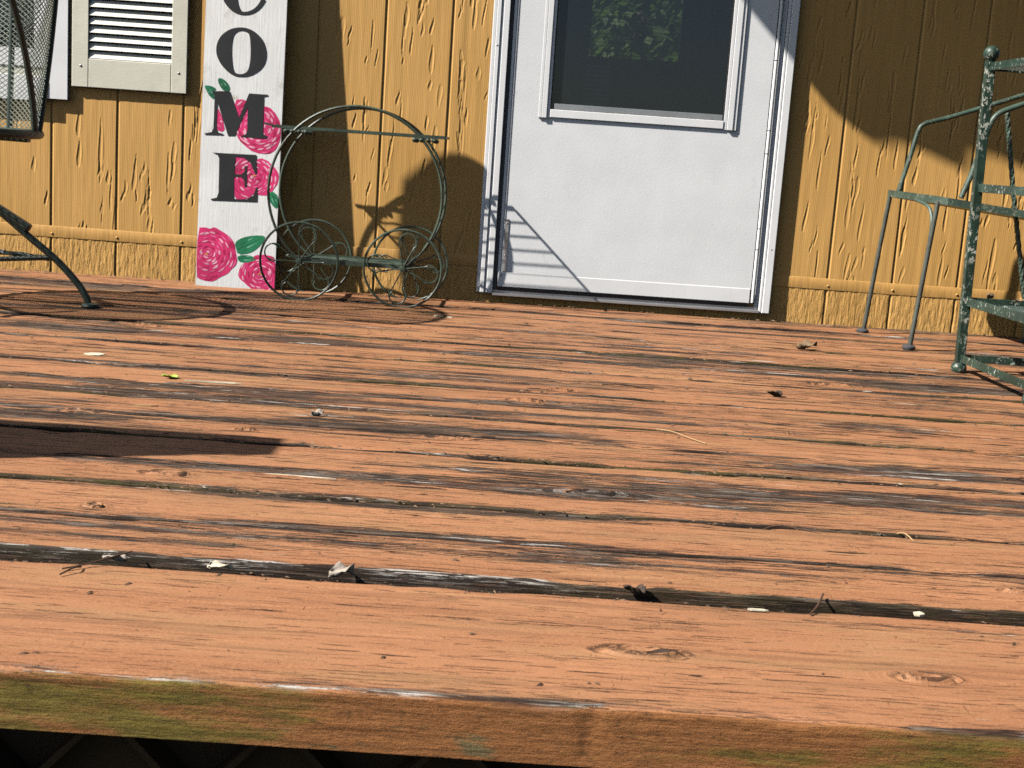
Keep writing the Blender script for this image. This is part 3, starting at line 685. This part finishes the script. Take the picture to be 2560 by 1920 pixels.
# C: heavy left stroke, hairline foot rising to the right
def cpt(a, inn):
    u = 113 + (70 if not inn else (22 if math.cos(a) < 0 else 56))*math.cos(a); v = 900 + (76 if not inn else 67)*math.sin(a); return (u, v)
cm = MB(); aa = [math.radians(40+ (338-40)*i/60) for i in range(61)]
cm.add([sp(*cpt(a, False), 1.4) for a in aa]+[sp(*cpt(a, True), 1.4) for a in aa], [(k, k+1, 61+k+1, 61+k) for k in range(60)])
cm.build('letter', M['ink'], sign)
paint('letter', [TR['M']], M['ink'], sign, 1.4); paint('letter', [TR['E']], M['ink'], sign, 1.4)
def inside(pt, poly):
    x, y = pt; c = False
    for i in range(len(poly)):
        (x1, y1), (x2, y2) = poly[i], poly[i-1]
        if (y1 > y) != (y2 > y) and x < (x2-x1)*(y-y1)/(y2-y1)+x1: c = not c
    return c
def stroke(cx, cy, r, a0, da, w, sq=1.0, tilt=0):
    o = []; i_ = []
    for k in range(9):
        t = k/8; a = a0+da*t; ww = w*math.sin(math.pi*t)**.7/2+.15
        for L, rr_ in ((o, r+ww), (i_, r-ww)): L.append((cx+rr_*math.cos(a), cy+rr_*math.sin(a)*sq))
    return o+i_[::-1]
def rose(key, cx, cy, rmax, seed, heart=None):
    p = chaikin(TR[key], 1); r = random.Random(seed)
    p = [(a+r.uniform(-1.1, 1.1), b+r.uniform(-1.1, 1.1)) for a, b in p]
    p = [(min(242, max(0, a)), b) for a, b in p]
    o = paint('painted_rose', [p], M['rose'], sign, .5)
    li, dk, md_ = [], [], []
    rad = 7
    while rad < rmax:
        a = r.uniform(0, 6.28); stop = a+6.28
        while a < stop:
            da = r.uniform(7, 17)/rad + .15; w = r.uniform(3.0, 6.4)
            s_ = stroke(cx+r.uniform(-3, 3), cy+r.uniform(-3, 3), rad+r.uniform(-2, 2), a, da, w, r.uniform(.85, 1.05))
            if all(inside(q, p) for q in s_): r.choice([li, li, li, md_, md_, dk, dk]).append(s_)
            a += da + r.uniform(3, 10)/rad
        rad += r.uniform(7, 9.5)
    if li: paint('petal_strokes', li, M['rose_light'], o, 1.0)
    if md_: paint('petal_midtones', md_, M['rose_mid'], o, .9)
    if dk: paint('petal_shadows', dk, M['rose_dark'], o, .8)
    if heart: paint('flower_heart', [stroke(heart[0], heart[1], 6, .5, 2.2, 4)], M['yellow'], o, 1.2)
    return o
rose('RA', 33, 108, 95, 1, (30, 100)); rose('RB', 200, 55, 70, 2, (196, 50)); rose('RC', 165, 345, 85, 3, (166, 346)); rose('RD', 170, 500, 95, 4); rose('RE', 70, 520, 60, 5)
def pleaf(key, a, b):
    p = chaikin(TR[key], 1); o = paint('painted_leaf', [p], M['leafp'], sign, .62)
    d = (b[0]-a[0], b[1]-a[1]); L = math.hypot(*d); nn = (-d[1]/L, d[0]/L)
    def ln(off, w, t0, t1):
        return [(a[0]+d[0]*t0+nn[0]*(off-w/2), a[1]+d[1]*t0+nn[1]*(off-w/2)), (a[0]+d[0]*t1+nn[0]*off, a[1]+d[1]*t1+nn[1]*off), (a[0]+d[0]*t0+nn[0]*(off+w/2), a[1]+d[1]*t0+nn[1]*(off+w/2))]
    paint('leaf_vein', [ln(0, 2.4, .05, .95), ln(L*.1, 2.2, .2, .5)], M['leafd'], o, .8); paint('leaf_light', [ln(-L*.09, 2.6, .35, .8), ln(L*.12, 2.0, .5, .75)], M['leafl'], o, .9)
pleaf('L1', (76, 600), (50, 632)); pleaf('L2', (34, 578), (14, 604)); pleaf('L3', (220, 302), (238, 262)); pleaf('L4', (122, 124), (200, 168)); pleaf('L5', (128, 99), (180, 101))
paint('painted_sprig', [[(86+i*5, 574), (84+i*6+math.cos(i)*3, 592+3*math.sin(i*2)), (87+i*5, 576)] for i in range(5)], M['yellow'], sign, .7)

# ------------------------------------------------------------------ carriage shaped plant stand
cart = empty('plant_stand', (.975, -.155, 0), 'green wrought iron carriage plant stand with hoops and scrolled wheels beside the sign', 'plant stand')
HC, HR = (.982, .321), .252
YF, YB = -.285, -.100
aL = math.pi + math.asin((HC[1]-.118)/HR); aR = -math.asin((HC[1]-.118)/HR)
for y in (YF, YB):
    MB().tube(arc(HC, HR, aL, aR, 60, y), .0042, 8, sq=1.0).build('hoop', M['iron'], cart, True)
def wheel(cx, cy, y, seed):
    o = MB().tube(arc((cx, cy), .1135, 0, 2*math.pi, 44, y)[:-1], .0036, 7, closed=True).build('wheel', M['iron'], cart, True)
    s = MB(); n = 8
    for k in range(n):
        a = 2*math.pi*k/n + seed; sg = 1 if k % 2 else -1
        ex, ez = math.cos(a), math.sin(a); px, pz = -ez*sg, ex*sg
        P2 = [(.004, 0), (.04, .004), (.072, .006)]
        for q in range(11):
            th = -math.pi/2 + q*math.radians(24); r = .0310*(1-.045*q)
            P2.append((.073 + r*math.cos(th)*.95, .034 + r*math.sin(th)))
        s.tube(smooth_path([(cx+ex*u+px*v, y, cy+ez*u+pz*v) for u, v in P2], 2), .0021, 5)
    s.build('spokes', M['iron'], o, True)
    MB().lathe((cx, y, cy), [(.0002, -.009), (.008, -.008), (.010, 0), (.008, .008), (.0002, .009)], 10, 'y').build('hub', M['iron'], o, True)
    return o
wheel(1.131, .1175, YF-.008, .25); wheel(.828, .1185, YF-.008, .1); wheel(1.137, .1165, YB+.008, .45); wheel(.841, .1165, YB+.008, .7)
for x in (.834, 1.132): MB().tube([(x, YF-.01, .118), (x, YB+.01, .118)], .004, 8).build('axle', M['iron'], cart, True)
def tray(name, x0, x1, z, wire_n, rim):
    MBo = MB(); MBo.bar((x0, YF, z), (x1, YF, z), .004, rim); MBo.bar((x0, YB, z), (x1, YB, z), .004, rim); MBo.bar((x0, YF+.0025, z), (x0, YB-.0025, z), .004, rim*.8); MBo.bar((x1, YF+.0025, z), (x1, YB-.0025, z), .004, rim*.8)
    o = MBo.build(name, M['iron'], cart)
    for i in range(1, wire_n):
        y = YF + (YB-YF)*i/wire_n
        MB().tube([(x0+.002, y, z), (x1-.002, y, z)], .0019, 6).build('slat', M['iron'], o, True)
    return o
st_ = tray('shelf', .735, 1.233, .5015, 10, .0085)
MB().bar((.712, YF, .5075), (.736, YF, .5045), .004, .006).build('shelf_tip', M['iron'], st_); MB().bar((.712, YB, .506), (.736, YB, .5035), .004, .006).build('shelf_tip', M['iron'], st_)
tray('bottom_tray', .838, 1.128, .122, 10, .012)
def bracket(cx, y, flip):       # cast scroll ornament under the shelf
    m = MB()
    for s in (-1, 1):
        P2 = []
        for q in range(14):
            th = q*math.radians(30); r = .0115*(1-.055*q); P2.append((cx + s*(.028 - r*math.cos(th)*1.0), y, .4885 + r*math.sin(th)*.55))
        m.tube(P2, .0032, 5)
    for u in (-.03, -.012, .008, .027):
        m.lathe((cx+u, y, .490), [(.0005, -.007), (.006, -.003), (.0075, .001), (.004, .006), (.0005, .008)], 7)
    m.build('scroll_bracket', M['iron'], cart, True)
for y in (YF, YB):
    bracket(.805 if y == YF else .785, y, 1); bracket(1.176 if y == YF else 1.166, y, -1)

# ------------------------------------------------------------------ mesh barrel chair at the left
mc = empty('mesh_chair', (-.06, -.87, 0), 'dark green metal mesh barrel chair cut off by the left edge', 'chair')
CX, CY, ZS = -.045, -.86, .437
def rad(z): return .300 + (z-ZS)*.10
def ring_pt(a, z, r=None):
    r = rad(z) if r is None else r; return (CX + r*math.cos(a), CY + r*math.sin(a), z)
AO = (math.radians(-38), math.radians(150))
def amin(z): return math.radians(2 - 40*max(0, z-ZS)/.48)          # the wrapped back runs round the right side
def ztop(a): return .93 - .20*abs((a-math.radians(15))/math.radians(118))**2.2
MB().tube([ring_pt(2*math.pi*k/48, ZS, .302) for k in range(48)], .0115, 8, closed=True).build('seat_rim', M['iron_mesh'], mc, True)
MB().tube([ring_pt(AO[0]+(AO[1]-AO[0])*k/40, ztop(AO[0]+(AO[1]-AO[0])*k/40)) for k in range(41)], .009, 8).build('top_rim', M['iron_mesh'], mc, True)
for a, da in ((3, -41), (9, 22), (62, 6), (105, 8), (149, 1)):
    a0, a1 = math.radians(a), math.radians(a+da); zt = ztop(min(max(a1, AO[0]), AO[1]))
    MB().tube([ring_pt(a0+(a1-a0)*t/8, ZS+(zt-ZS)*t/8, rad(ZS+(zt-ZS)*t/8)+.004) for t in range(9)], .0082, 8).build('upright', M['iron_mesh'], mc, True)
wv, wf_ = [], []
mw = MB(); na = 46
def wire(a0, sg):
    pts = []
    for t in range(61):
        u = t/60; a = a0 + sg*u*math.radians(200)
        z = ZS + u*.62
        if amin(z) <= a <= AO[1] and z <= ztop(a): pts.append(ring_pt(a, z))
        elif len(pts) > 1: break
    if len(pts) > 2: mw.tube(pts, .0013, 4)
da = (AO[1]-AO[0])/na
for k in range(-70, na+70):
    a0 = AO[0]+k*da; wire(a0, 1); wire(a0, -1)
mw.build('back_mesh', M['iron_wire'], mc)
ms = MB()
for k in range(-50, 51):
    c = k*.0080; 
    for s in (1, -1):
        d = Vector((1, .62*s, 0)).normalized(); nrm = Vector((-d.y, d.x, 0)); hh = .0901 - c*c
        if hh > 0:
            L = math.sqrt(hh); a = Vector((CX, CY, ZS)) + nrm*c
            ms.tube([a-d*L, a+d*L], .0014, 4)
ms.build('seat_mesh', M['iron_wire'], mc)
def cleg(pts): MB().tube(smooth_path(pts, 6), .0092, 9).build('leg', M['iron_mesh'], mc, True)
cleg([(-.10, -.75, .405), (.05, -.75, .300), (.135, -.75, .237), (.207, -.75, .180), (.280, -.75, .123), (.332, -.75, .070), (.357, -.752, .035), (.366, -.752, .010)])
cleg([(-.10, -1.02, .405), (-.22, -1.02, .28), (-.36, -1.02, .15), (-.44, -1.02, .05), (-.455, -1.02, .01)])
cleg([(-.05, -1.03, .405), (.0, -1.10, .26), (.03, -1.20, .12), (.04, -1.28, .01)])
cleg([(-.12, -.62, .405), (-.25, -.6, .28), (-.36, -.58, .15), (-.42, -.57, .01)])
for x, y in ((.370, -.752), (-.457, -1.02), (.04, -1.285), (-.42, -.57)):
    MB().lathe((x, y, .004), [(.0002, 0), (.020, 0), (.024, .006), (.022, .012), (.010, .015), (.0002, .015)], 14).build('foot', M['iron_mesh'], mc, True)
MB().tube([(-.45, -.75, .085), (.05, -.75, .107), (.27, -.75, .128)], .0068, 6).build('stretcher', M['iron_mesh'], mc, True)
MB().tube([(-.45, -.70, .16)] + [(-.45+.71*t/30, -.70-.045*t/30, .165-.040*t/30) for t in range(1, 31)], .0075, 4, twist=.55).build('stretcher', M['iron_mesh'], mc, False)
MB().bar((-.12, -.75, .428), (.209, -.75, .424), .03, .018).build('seat_bracket', M['iron_mesh'], mc, bevel=.004)
MB().bar((.09, -.752, .268), (.212, -.752, .198), .026, .020).build('spring_clamp', M['iron_mesh'], mc, bevel=.004)

# ------------------------------------------------------------------ bistro chair at the right
bc = empty('bistro_chair', (2.75, -.33, 0), 'green iron bistro armchair beside the etagere at the right', 'chair')
def zs(x): return .430 - (x-2.54)*.10
SC = [(2.545, -.185), (2.602, -.468), (2.63, -.492), (2.95, -.535), (3.0, -.50), (3.0, -.15), (2.96, -.11), (2.58, -.155)]
so_ = [(x, y, zs(x)) for x, y in SC]
m = MB(); n = len(so_)
sp2 = []
for i in range(n):
    a, b = Vector(so_[i]), Vector(so_[(i+1) % n]); sp2 += [a.lerp(b, .08), a.lerp(b, .5), a.lerp(b, .92)]
n = len(sp2)
m.add([v+Vector((0, 0, .010)) for v in sp2]+[v-Vector((0, 0, .010)) for v in sp2], [(i, (i+1) % n, n+(i+1) % n, n+i)[::-1] for i in range(n)])
o = m.build('seat_rim', M['iron_chair'], bc); md = o.modifiers.new('thick', 'SOLIDIFY'); md.thickness = .004; md.offset = 0
m = MB(); cc = sum(sp2, Vector())/n
m.add([v*1 + (cc-v)*.01 - Vector((0, 0, .006)) for v in sp2]+[v + (cc-v)*.01 - Vector((0, 0, .009)) for v in sp2], [tuple(range(n)), tuple(reversed(range(n, 2*n)))]); m.build('seat', M['iron_chair'], bc)
LR = .0068
MB().tube(smooth_path([(2.552, -.188, .425), (2.540, -.181, .26), (2.523, -.172, .012)], 5), LR, 9).build('leg', M['iron_leg'], bc, True)
MB().tube(smooth_path([(2.606, -.470, .420), (2.592, -.477, .26), (2.570, -.490, .012)], 5), LR, 9).build('leg', M['iron_leg'], bc, True)
MB().tube(smooth_path([(2.572, -.38, .418), (2.592, -.44, .402), (2.597, -.468, .36), (2.594, -.474, .31)], 5), .005, 7).build('leg_brace', M['iron_chair'], bc, True)
for x, y in ((2.521, -.171), (2.568, -.49), (2.925, -.45), (3.02, -.15)):
    MB().lathe((x, y, .005), [(.0002, 0), (.015, .001), (.0185, .005), (.0185, .011), (.012, .016), (.0002, .017)], 14).build('foot', M['rubber'], bc, True)
MB().tube(smooth_path([(2.578, -.178, .436), (2.600, -.176, .535), (2.617, -.172, .615), (2.632, -.172, .636), (2.66, -.172, .647), (2.722, -.171, .667), (2.913, -.171, .739), (3.02, -.172, .78)], 6), .0072, 9).build('arm', M['iron_chair'], bc, True)
MB().tube(smooth_path([(2.660, -.492, .433), (2.682, -.490, .50), (2.704, -.488, .590), (2.718, -.487, .640), (2.735, -.487, .664), (2.765, -.487, .680), (2.85, -.487, .712), (3.02, -.487, .76)], 6), .0078, 9).build('arm', M['iron_chair'], bc, True)
MB().tube([Vector((2.769, -.45, .676)).lerp(Vector((2.812, -.45, .475)), t/20) for t in range(21)] + [Vector((2.812, -.45, .475)).lerp(Vector((2.922, -.45, .012)), t/40) for t in range(1, 41)], .0072, 5, twist=.5).build('leg', M['iron_chair'], bc, False)
MB().tube([(3.0, -.16, .42), (3.02, -.15, .012)], .0068, 8).build('leg', M['iron_chair'], bc, True)
MB().tube(smooth_path([(3.0, -.12, .40), (3.06, -.12, .75), (3.08, -.2, .92), (3.085, -.33, .96), (3.08, -.46, .92), (3.06, -.53, .75), (3.0, -.53, .40)], 6), .008, 8).build('back_hoop', M['iron_chair'], bc, True)
for y in (-.22, -.33, -.44): MB().tube([(3.0, y, .4), (3.075, y, .93)], .005, 7).build('back_bar', M['iron_chair'], bc, True)

# ------------------------------------------------------------------ etagere
et = empty('etagere', (2.8, -1.07, 0), 'green iron etagere with chipped flaking post and ball feet at the right edge', 'shelf')
EX, EY, EW, ED = 2.581, -.872, .55, .42
posts = [(EX, EY), (EX+EW, EY), (EX+.02, EY-ED), (EX+EW, EY-ED)]
for i, (x, y) in enumerate(posts):
    lean = -.018 if i in (0, 2) else 0
    m = MB(); m.add([(x+lean*t+a, y+b, z) for t, z in ((0, .034), (1, .768)) for a, b in ((-.0105, -.0105), (.0105, -.0105), (.0105, .0105), (-.0105, .0105))], [(3,2,1,0),(4,5,6,7),(0,1,5,4),(1,2,6,5),(2,3,7,6),(3,0,4,7)])
    m.build('post', M['iron_post'], et, bevel=.0015)
    MB().ball((x, y, .0185), .0195).build('ball_foot', M['iron_rack'], et, True)
    MB().ball((x+lean, y, .783), .0195).build('finial', M['iron_rack'], et, True)
for z, hb in ((.044, .019), (.186, .021), (.464, .020), (.752, .019)):
    lx = -.018*(z-.034)/.734
    f = MB(); a = [(EX+lx, EY), (EX+EW, EY), (EX+EW, EY-ED), (EX+.02+lx, EY-ED)]
    for i in range(4):
        p, q = a[i], a[(i+1) % 4]; d = (Vector(q)-Vector(p)).normalized()*.0106
        f.bar((p[0]+d.x, p[1]+d.y, z), (q[0]-d.x, q[1]-d.y, z), .006, hb)
    sf = f.build('shelf_frame', M['iron_rack'], et, bevel=.001)
    if z > .1:
        w = MB(); x0, x1, y0, y1 = EX+lx+.016, EX+EW-.004, EY-ED+.004, EY-.004; zz = z - .004
        k = x0-.6
        while k < x1:
            for s in (1, -1):
                P1 = []
                yA, yB = (y0, y1) if s == 1 else (y1, y0)
                xa, xb = k, k+.42; A_, B_ = Vector((xa, yA, zz)), Vector((xb, yB, zz)); ta = max(0, (x0-xa)/(xb-xa)); tb = min(1, (x1-xa)/(xb-xa))
                if tb > ta: w.tube([A_.lerp(B_, ta), A_.lerp(B_, tb)], .0014, 4)
            k += .017
        w.build('shelf_mesh', M['iron_rack'], sf)
pt = MB(); pt.lathe((2.815, -1.02, .474), [(.0002, 0), (.062, 0), (.066, .006), (.088, .07), (.105, .15), (.108, .19), (.112, .195), (.112, .21), (.098, .212), (.094, .19), (.0002, .17)], 32)
tag(pt.build('glazed_pot', M['pot'], None, True, loc=(2.815, -1.02, .474)), 'pale green glazed pot on the middle shelf of the iron etagere', 'pot')

# ------------------------------------------------------------------ things just out of frame that throw the big shadows
rail = empty('porch_railing', (-.4, -2.54, 0), 'painted wooden porch railing standing on the deck left of the view', 'railing')
H = .92; px, py = 1.125-2.4/2.3*H, -2.155-1.0/2.3*H
MB().box(px-.095, px, py-.045, py+.045, .006, H-.045).build('rail_post', M['post_wood'], rail, bevel=.003)
MB().box(px-2.2, px+.001, py-.055, py+.055, H-.044, H).build('top_rail', M['post_wood'], rail, bevel=.003)
MB().box(px-2.2, px-.096, py-.02, py+.02, .12, .16).build('bottom_rail', M['post_wood'], rail)
for i in range(12): MB().box(px-.24-i*.16, px-.2-i*.16, py-.018, py+.018, .161, H-.0445).build('baluster', M['post_wood'], rail)
aw = empty('door_awning', (1.8, -.4, 2.3), 'cream metal awning with a wavy front edge fixed above the door', 'awning')
D_ = .745; ZA = 2.34
ys = np.linspace(0.003, -D_, 24); xs = np.linspace(0, 1, 140); V = []
for i, y in enumerate(ys):
    t = i/23; xl = .715 + .02*t; front = .030*t**6
    xx = xl + (3.6-xl)*xs
    yy = y + 0*xx - .014*t**4*np.sin(xx*27)
    zz = ZA - .085*t + .003*np.sin(xx*60)*t - .009*np.sin(xx*24+1)*t**8
    rc = np.clip((xl+.16-xx)/.16, 0, 1)
    V.append(np.stack([xx, yy+.065*rc**2*t**3, zz], -1))
V = np.array(V); o = mesh_np('awning_sheet', V, grid_faces(24, 140), M['awn'], aw, True); md = o.modifiers.new('thick', 'SOLIDIFY'); md.thickness = .004
hb = empty('shadow_blocker', (.38, -.36, .9), 'unseen flat oval planter on a wall bracket above the sign', 'blocker')  # added unseen blocker, shaped for the rounded shadow left of the door
m = MB(); prof = [(.0002, .835), (.125, .835), (.138, .90), (.146, 1.00), (.146, 1.10), (.141, 1.17), (.128, 1.205), (.092, 1.247), (.045, 1.272), (.0002, 1.279)]
for (r, z) in prof:
    for k in range(24): m.v.append((.378 + r*math.cos(k*math.pi/12) + (.02 if z > 1.2 else 0), -.36 + r*.16*math.sin(k*math.pi/12), z))
for i in range(len(prof)-1):
    for k in range(24): m.f.append((i*24+k, i*24+(k+1) % 24, (i+1)*24+(k+1) % 24, (i+1)*24+k))
m.build('blocker_body', M['iron_chair'], hb, True)
MB().tube([(.39, -.36, 1.27), (.39, -.36, 2.22)], .0008, 4).build('blocker_cord', M['iron_chair'], hb, True)
MB().tube([(.39, -.37, 2.22), (.39, -.01, 2.22)], .006, 6).build('blocker_bracket', M['iron_chair'], hb, True)

# ------------------------------------------------------------------ litter on the deck
def leaf(name, label, x, y, z, L, Wd, rot, mat, curl=.5, cat='leaf', seed=0):
    r = random.Random(seed); n, k = 9, 7; V = []; ph = r.uniform(0, 6)
    for i in range(n):
        t = i/(n-1); w = Wd*(math.sin(math.pi*t)**.8+.04)*r.uniform(.8, 1.1)
        for j in range(k):
            q = j/(k-1)*2-1
            zz = curl*Wd*(.30*abs(q)**1.6 + .22*math.sin(t*5+ph+q*1.4) + .10*math.sin(q*6+t*9+ph)) + r.uniform(-1, 1)*.05*Wd
            V.append(((t-.5)*L*(1-.12*abs(q))+r.uniform(-1, 1)*.02*L, q*w/2*(1-curl*.25), zz))
    mz = min(v[2] for v in V); c, s_ = math.cos(rot), math.sin(rot)
    V = [(x+v[0]*c-v[1]*s_, y+v[0]*s_+v[1]*c, z+v[2]-mz+.0006) for v in V]
    o = mesh_np(name, V, grid_faces(n, k), mat, None, True, loc=(x, y, z)); md = o.modifiers.new('thick', 'SOLIDIFY'); md.thickness = .0005
    return tag(o, label, cat)
def chip(name, label, x, y, z, L, Wd, rot, mat, cat='wood chip', seed=0):
    r = random.Random(seed); m = MB(); c, s_ = math.cos(rot), math.sin(rot); pts = [(-.5, -.3), (-.2, -.5), (.3, -.42), (.5, .05), (.25, .45), (-.3, .5)]
    P2 = [(L*(a+r.uniform(-.06, .06)), Wd*(b+r.uniform(-.08, .08))) for a, b in pts]
    m.add([(x+a*c-b*s_, y+a*s_+b*c, z+.0006+.001*r.random()) for a, b in P2]+[(x+a*c-b*s_, y+a*s_+b*c, z+.0026+.0012*r.random()) for a, b in P2], [tuple(reversed(range(6))), tuple(range(6, 12))]+[(i, (i+1) % 6, 6+(i+1) % 6, 6+i) for i in range(6)])
    return tag(m.build(name, mat, None, loc=(x, y, z)), label, cat)
def twig(name, label, pts, r, mat, cat='twig'):
    return tag(MB().tube(smooth_path(pts, 4), r, 6).build(name, mat, None, True, loc=pts[0]), label, cat)
Z = .006
leaf('dry_leaf', 'curled bleached leaf in the wide front gap, left of the pale chip', 1.038, -2.728, .000, .026, .016, .2, M['leaf_grey'], .8, seed=1)
leaf('dry_leaf', 'rounded pale fragment in the wide front gap between two curled leaves', 1.155, -2.729, .000, .030, .017, .05, M['chip_pale'], .55, seed=2)
leaf('dry_leaf', 'large crumpled grey leaf in the wide front gap, left half of the view', 1.288, -2.728, -.003, .030, .018, .15, M['leaf_grey'], 1.1, seed=6)
leaf('dry_leaf', 'dark folded leaf with a pale tip in the wide front gap at the centre', 1.612, -2.722, .000, .026, .018, -.1, M['leaf_dark'], .9, seed=4)
leaf('dry_leaf', 'dry leaf with a pale upper face on the deck in front of the bistro chair', 2.250, -.640, Z, .058, .035, .1, M['leaf_brown'], .8, seed=5)
leaf('dry_leaf', 'small dark leaf stuck in a board gap right of centre', 2.018, -1.405, Z, .036, .022, .2, M['leaf_dark'], .8, seed=8)
leaf('dry_leaf', 'little grey curled leaf on bare weathered wood left of centre', 1.136, -1.915, Z, .024, .016, .5, M['leaf_grey'], .9, seed=9)
leaf('green_leaf', 'single fresh yellow green leaf lying on the deck', .816, -1.66, Z, .032, .022, .1, M['leaf_green'], .45, seed=3)
leaf('dry_leaf', 'brown leaf caught on the lowest etagere shelf by its post', 2.625, -.905, .198, .035, .02, .7, M['leaf_brown'], .8, seed=12)
leaf('dry_leaf', 'small brown leaf further along the lowest etagere shelf', 2.69, -.93, .198, .026, .013, 2.0, M['leaf_brown'], .8, seed=13)
chip('wood_chip', 'pale flat chip on the deck in front of the mesh chair foot', .608, -1.456, Z, .040, .026, .05, M['chip_pale'], seed=1)
chip('wood_chip', 'thin white splinter on the front board right of centre', 1.743, -2.752, .001, .024, .003, -.05, M['chip_pale'], seed=2)
chip('wood_chip', 'small white petal shaped chip on a dark streak at right', 1.974, -2.566, Z, .015, .012, .3, M['chip_pale'], seed=3)
chip('wood_chip', 'long white splinter lying along the grain left of centre', 1.175, -2.335, Z, .095, .0032, -.02, M['chip_pale'], seed=4)
chip('wood_chip', 'long pale splinter beside the green leaf', .905, -1.675, Z, .12, .005, -.02, M['chip_pale'], seed=5)
chip('wood_chip', 'tan splinter near the tip of the railing shadow', .845, -1.930, Z, .045, .006, .1, M['straw'], seed=6)
for i, (x, y) in enumerate([(1.246, -.463), (1.262, -.458), (1.285, -.47)]):
    tag(chip('paint_flake', ['leftmost','middle','rightmost'][i] + ' of three tiny white paint flakes right of the carriage wheel', x, y, Z, .014, .016, i*.8, M['chip_pale'], 'paint flake', seed=20+i), group='white paint flakes by the carriage wheel')
chip('wood_chip', 'pale tent shaped chip at the right end of the wide front gap', 1.925, -2.733, .002, .014, .010, .2, M['chip_pale'], seed=7)
twig('twig', 'tan straw twig lying at an angle right of centre', [(1.725, -1.845, Z+.004), (1.750, -1.872, Z+.007), (1.775, -1.905, Z+.005), (1.80, -1.935, Z+.003)], .0009, M['straw'])
twig('twig', 'forked dark twig hanging over the front board at left', [(1.055, -2.722, .012), (1.02, -2.752, .006), (.995, -2.772, .004)], .0010, M['twig'])
twig('twig', 'short bent dark twig on the front board at left', [(1.012, -2.762, .004), (1.008, -2.775, .007), (.998, -2.788, .003)], .0010, M['twig'])
twig('twig', 'thin twig leaning in the wide front gap at right', [(1.822, -2.715, .014), (1.812, -2.735, .006), (1.800, -2.755, .003)], .0012, M['twig'])
twig('twig', 'black twig on the deck below the door', [(1.655, -1.412, Z+.003), (1.69, -1.418, Z+.007), (1.73, -1.42, Z+.004), (1.76, -1.43, Z+.003)], .0016, M['twig'])
twig('twig', 'curved grass stalk by the second gap at right', [(1.985, -2.425, Z+.002), (1.992, -2.440, Z+.008), (2.0, -2.458, Z+.003)], .0009, M['straw'])
twig('twig', 'bent dark stalk along the mossy gap right of centre', [(1.80, -2.452, Z+.002), (1.83, -2.440, Z+.007), (1.88, -2.455, Z+.003)], .0012, M['twig'])

# crumbs and grit caught along the gaps, too small to count
gm_ = MB(); rg = random.Random(11)
for _ in range(1500):
    j = rg.choice([2, 2, 2, 4, 4, 6, 6, 8, 10, 12, 14, 21, 21, 21])
    if rg.random() < .72: y = (Y0+j*W_+rg.gauss(0, .010)) if j != 21 else -.012-abs(rg.gauss(0, .02))
    else: y = rg.uniform(-3.0, -.02)
    hw = .40*(y+4.4); x = 1.45+rg.uniform(-hw, hw)
    zg = .0085 if y > -2.70 else (.001 if y < -2.745 else -.006); q = rg.uniform(.0006, .0020)*(.7+.22*(y+4.1)); e = rg.uniform(1, 3.5); an = rg.gauss(0, .5); c_, s__ = math.cos(an)*q*e, math.sin(an)*q*e
    gm_.add([(x-c_, y-s__, zg), (x+s__*.4+.3*q, y-q*.8, zg), (x+c_, y+s__, zg), (x-.2*q, y+q*.8, zg), (x, y, zg+q)], [(0, 1, 4), (1, 2, 4), (2, 3, 4), (3, 0, 4), (3, 2, 1, 0)])
gi = gm_.build('deck_grit', M['crumb']); gi["kind"] = 'stuff'
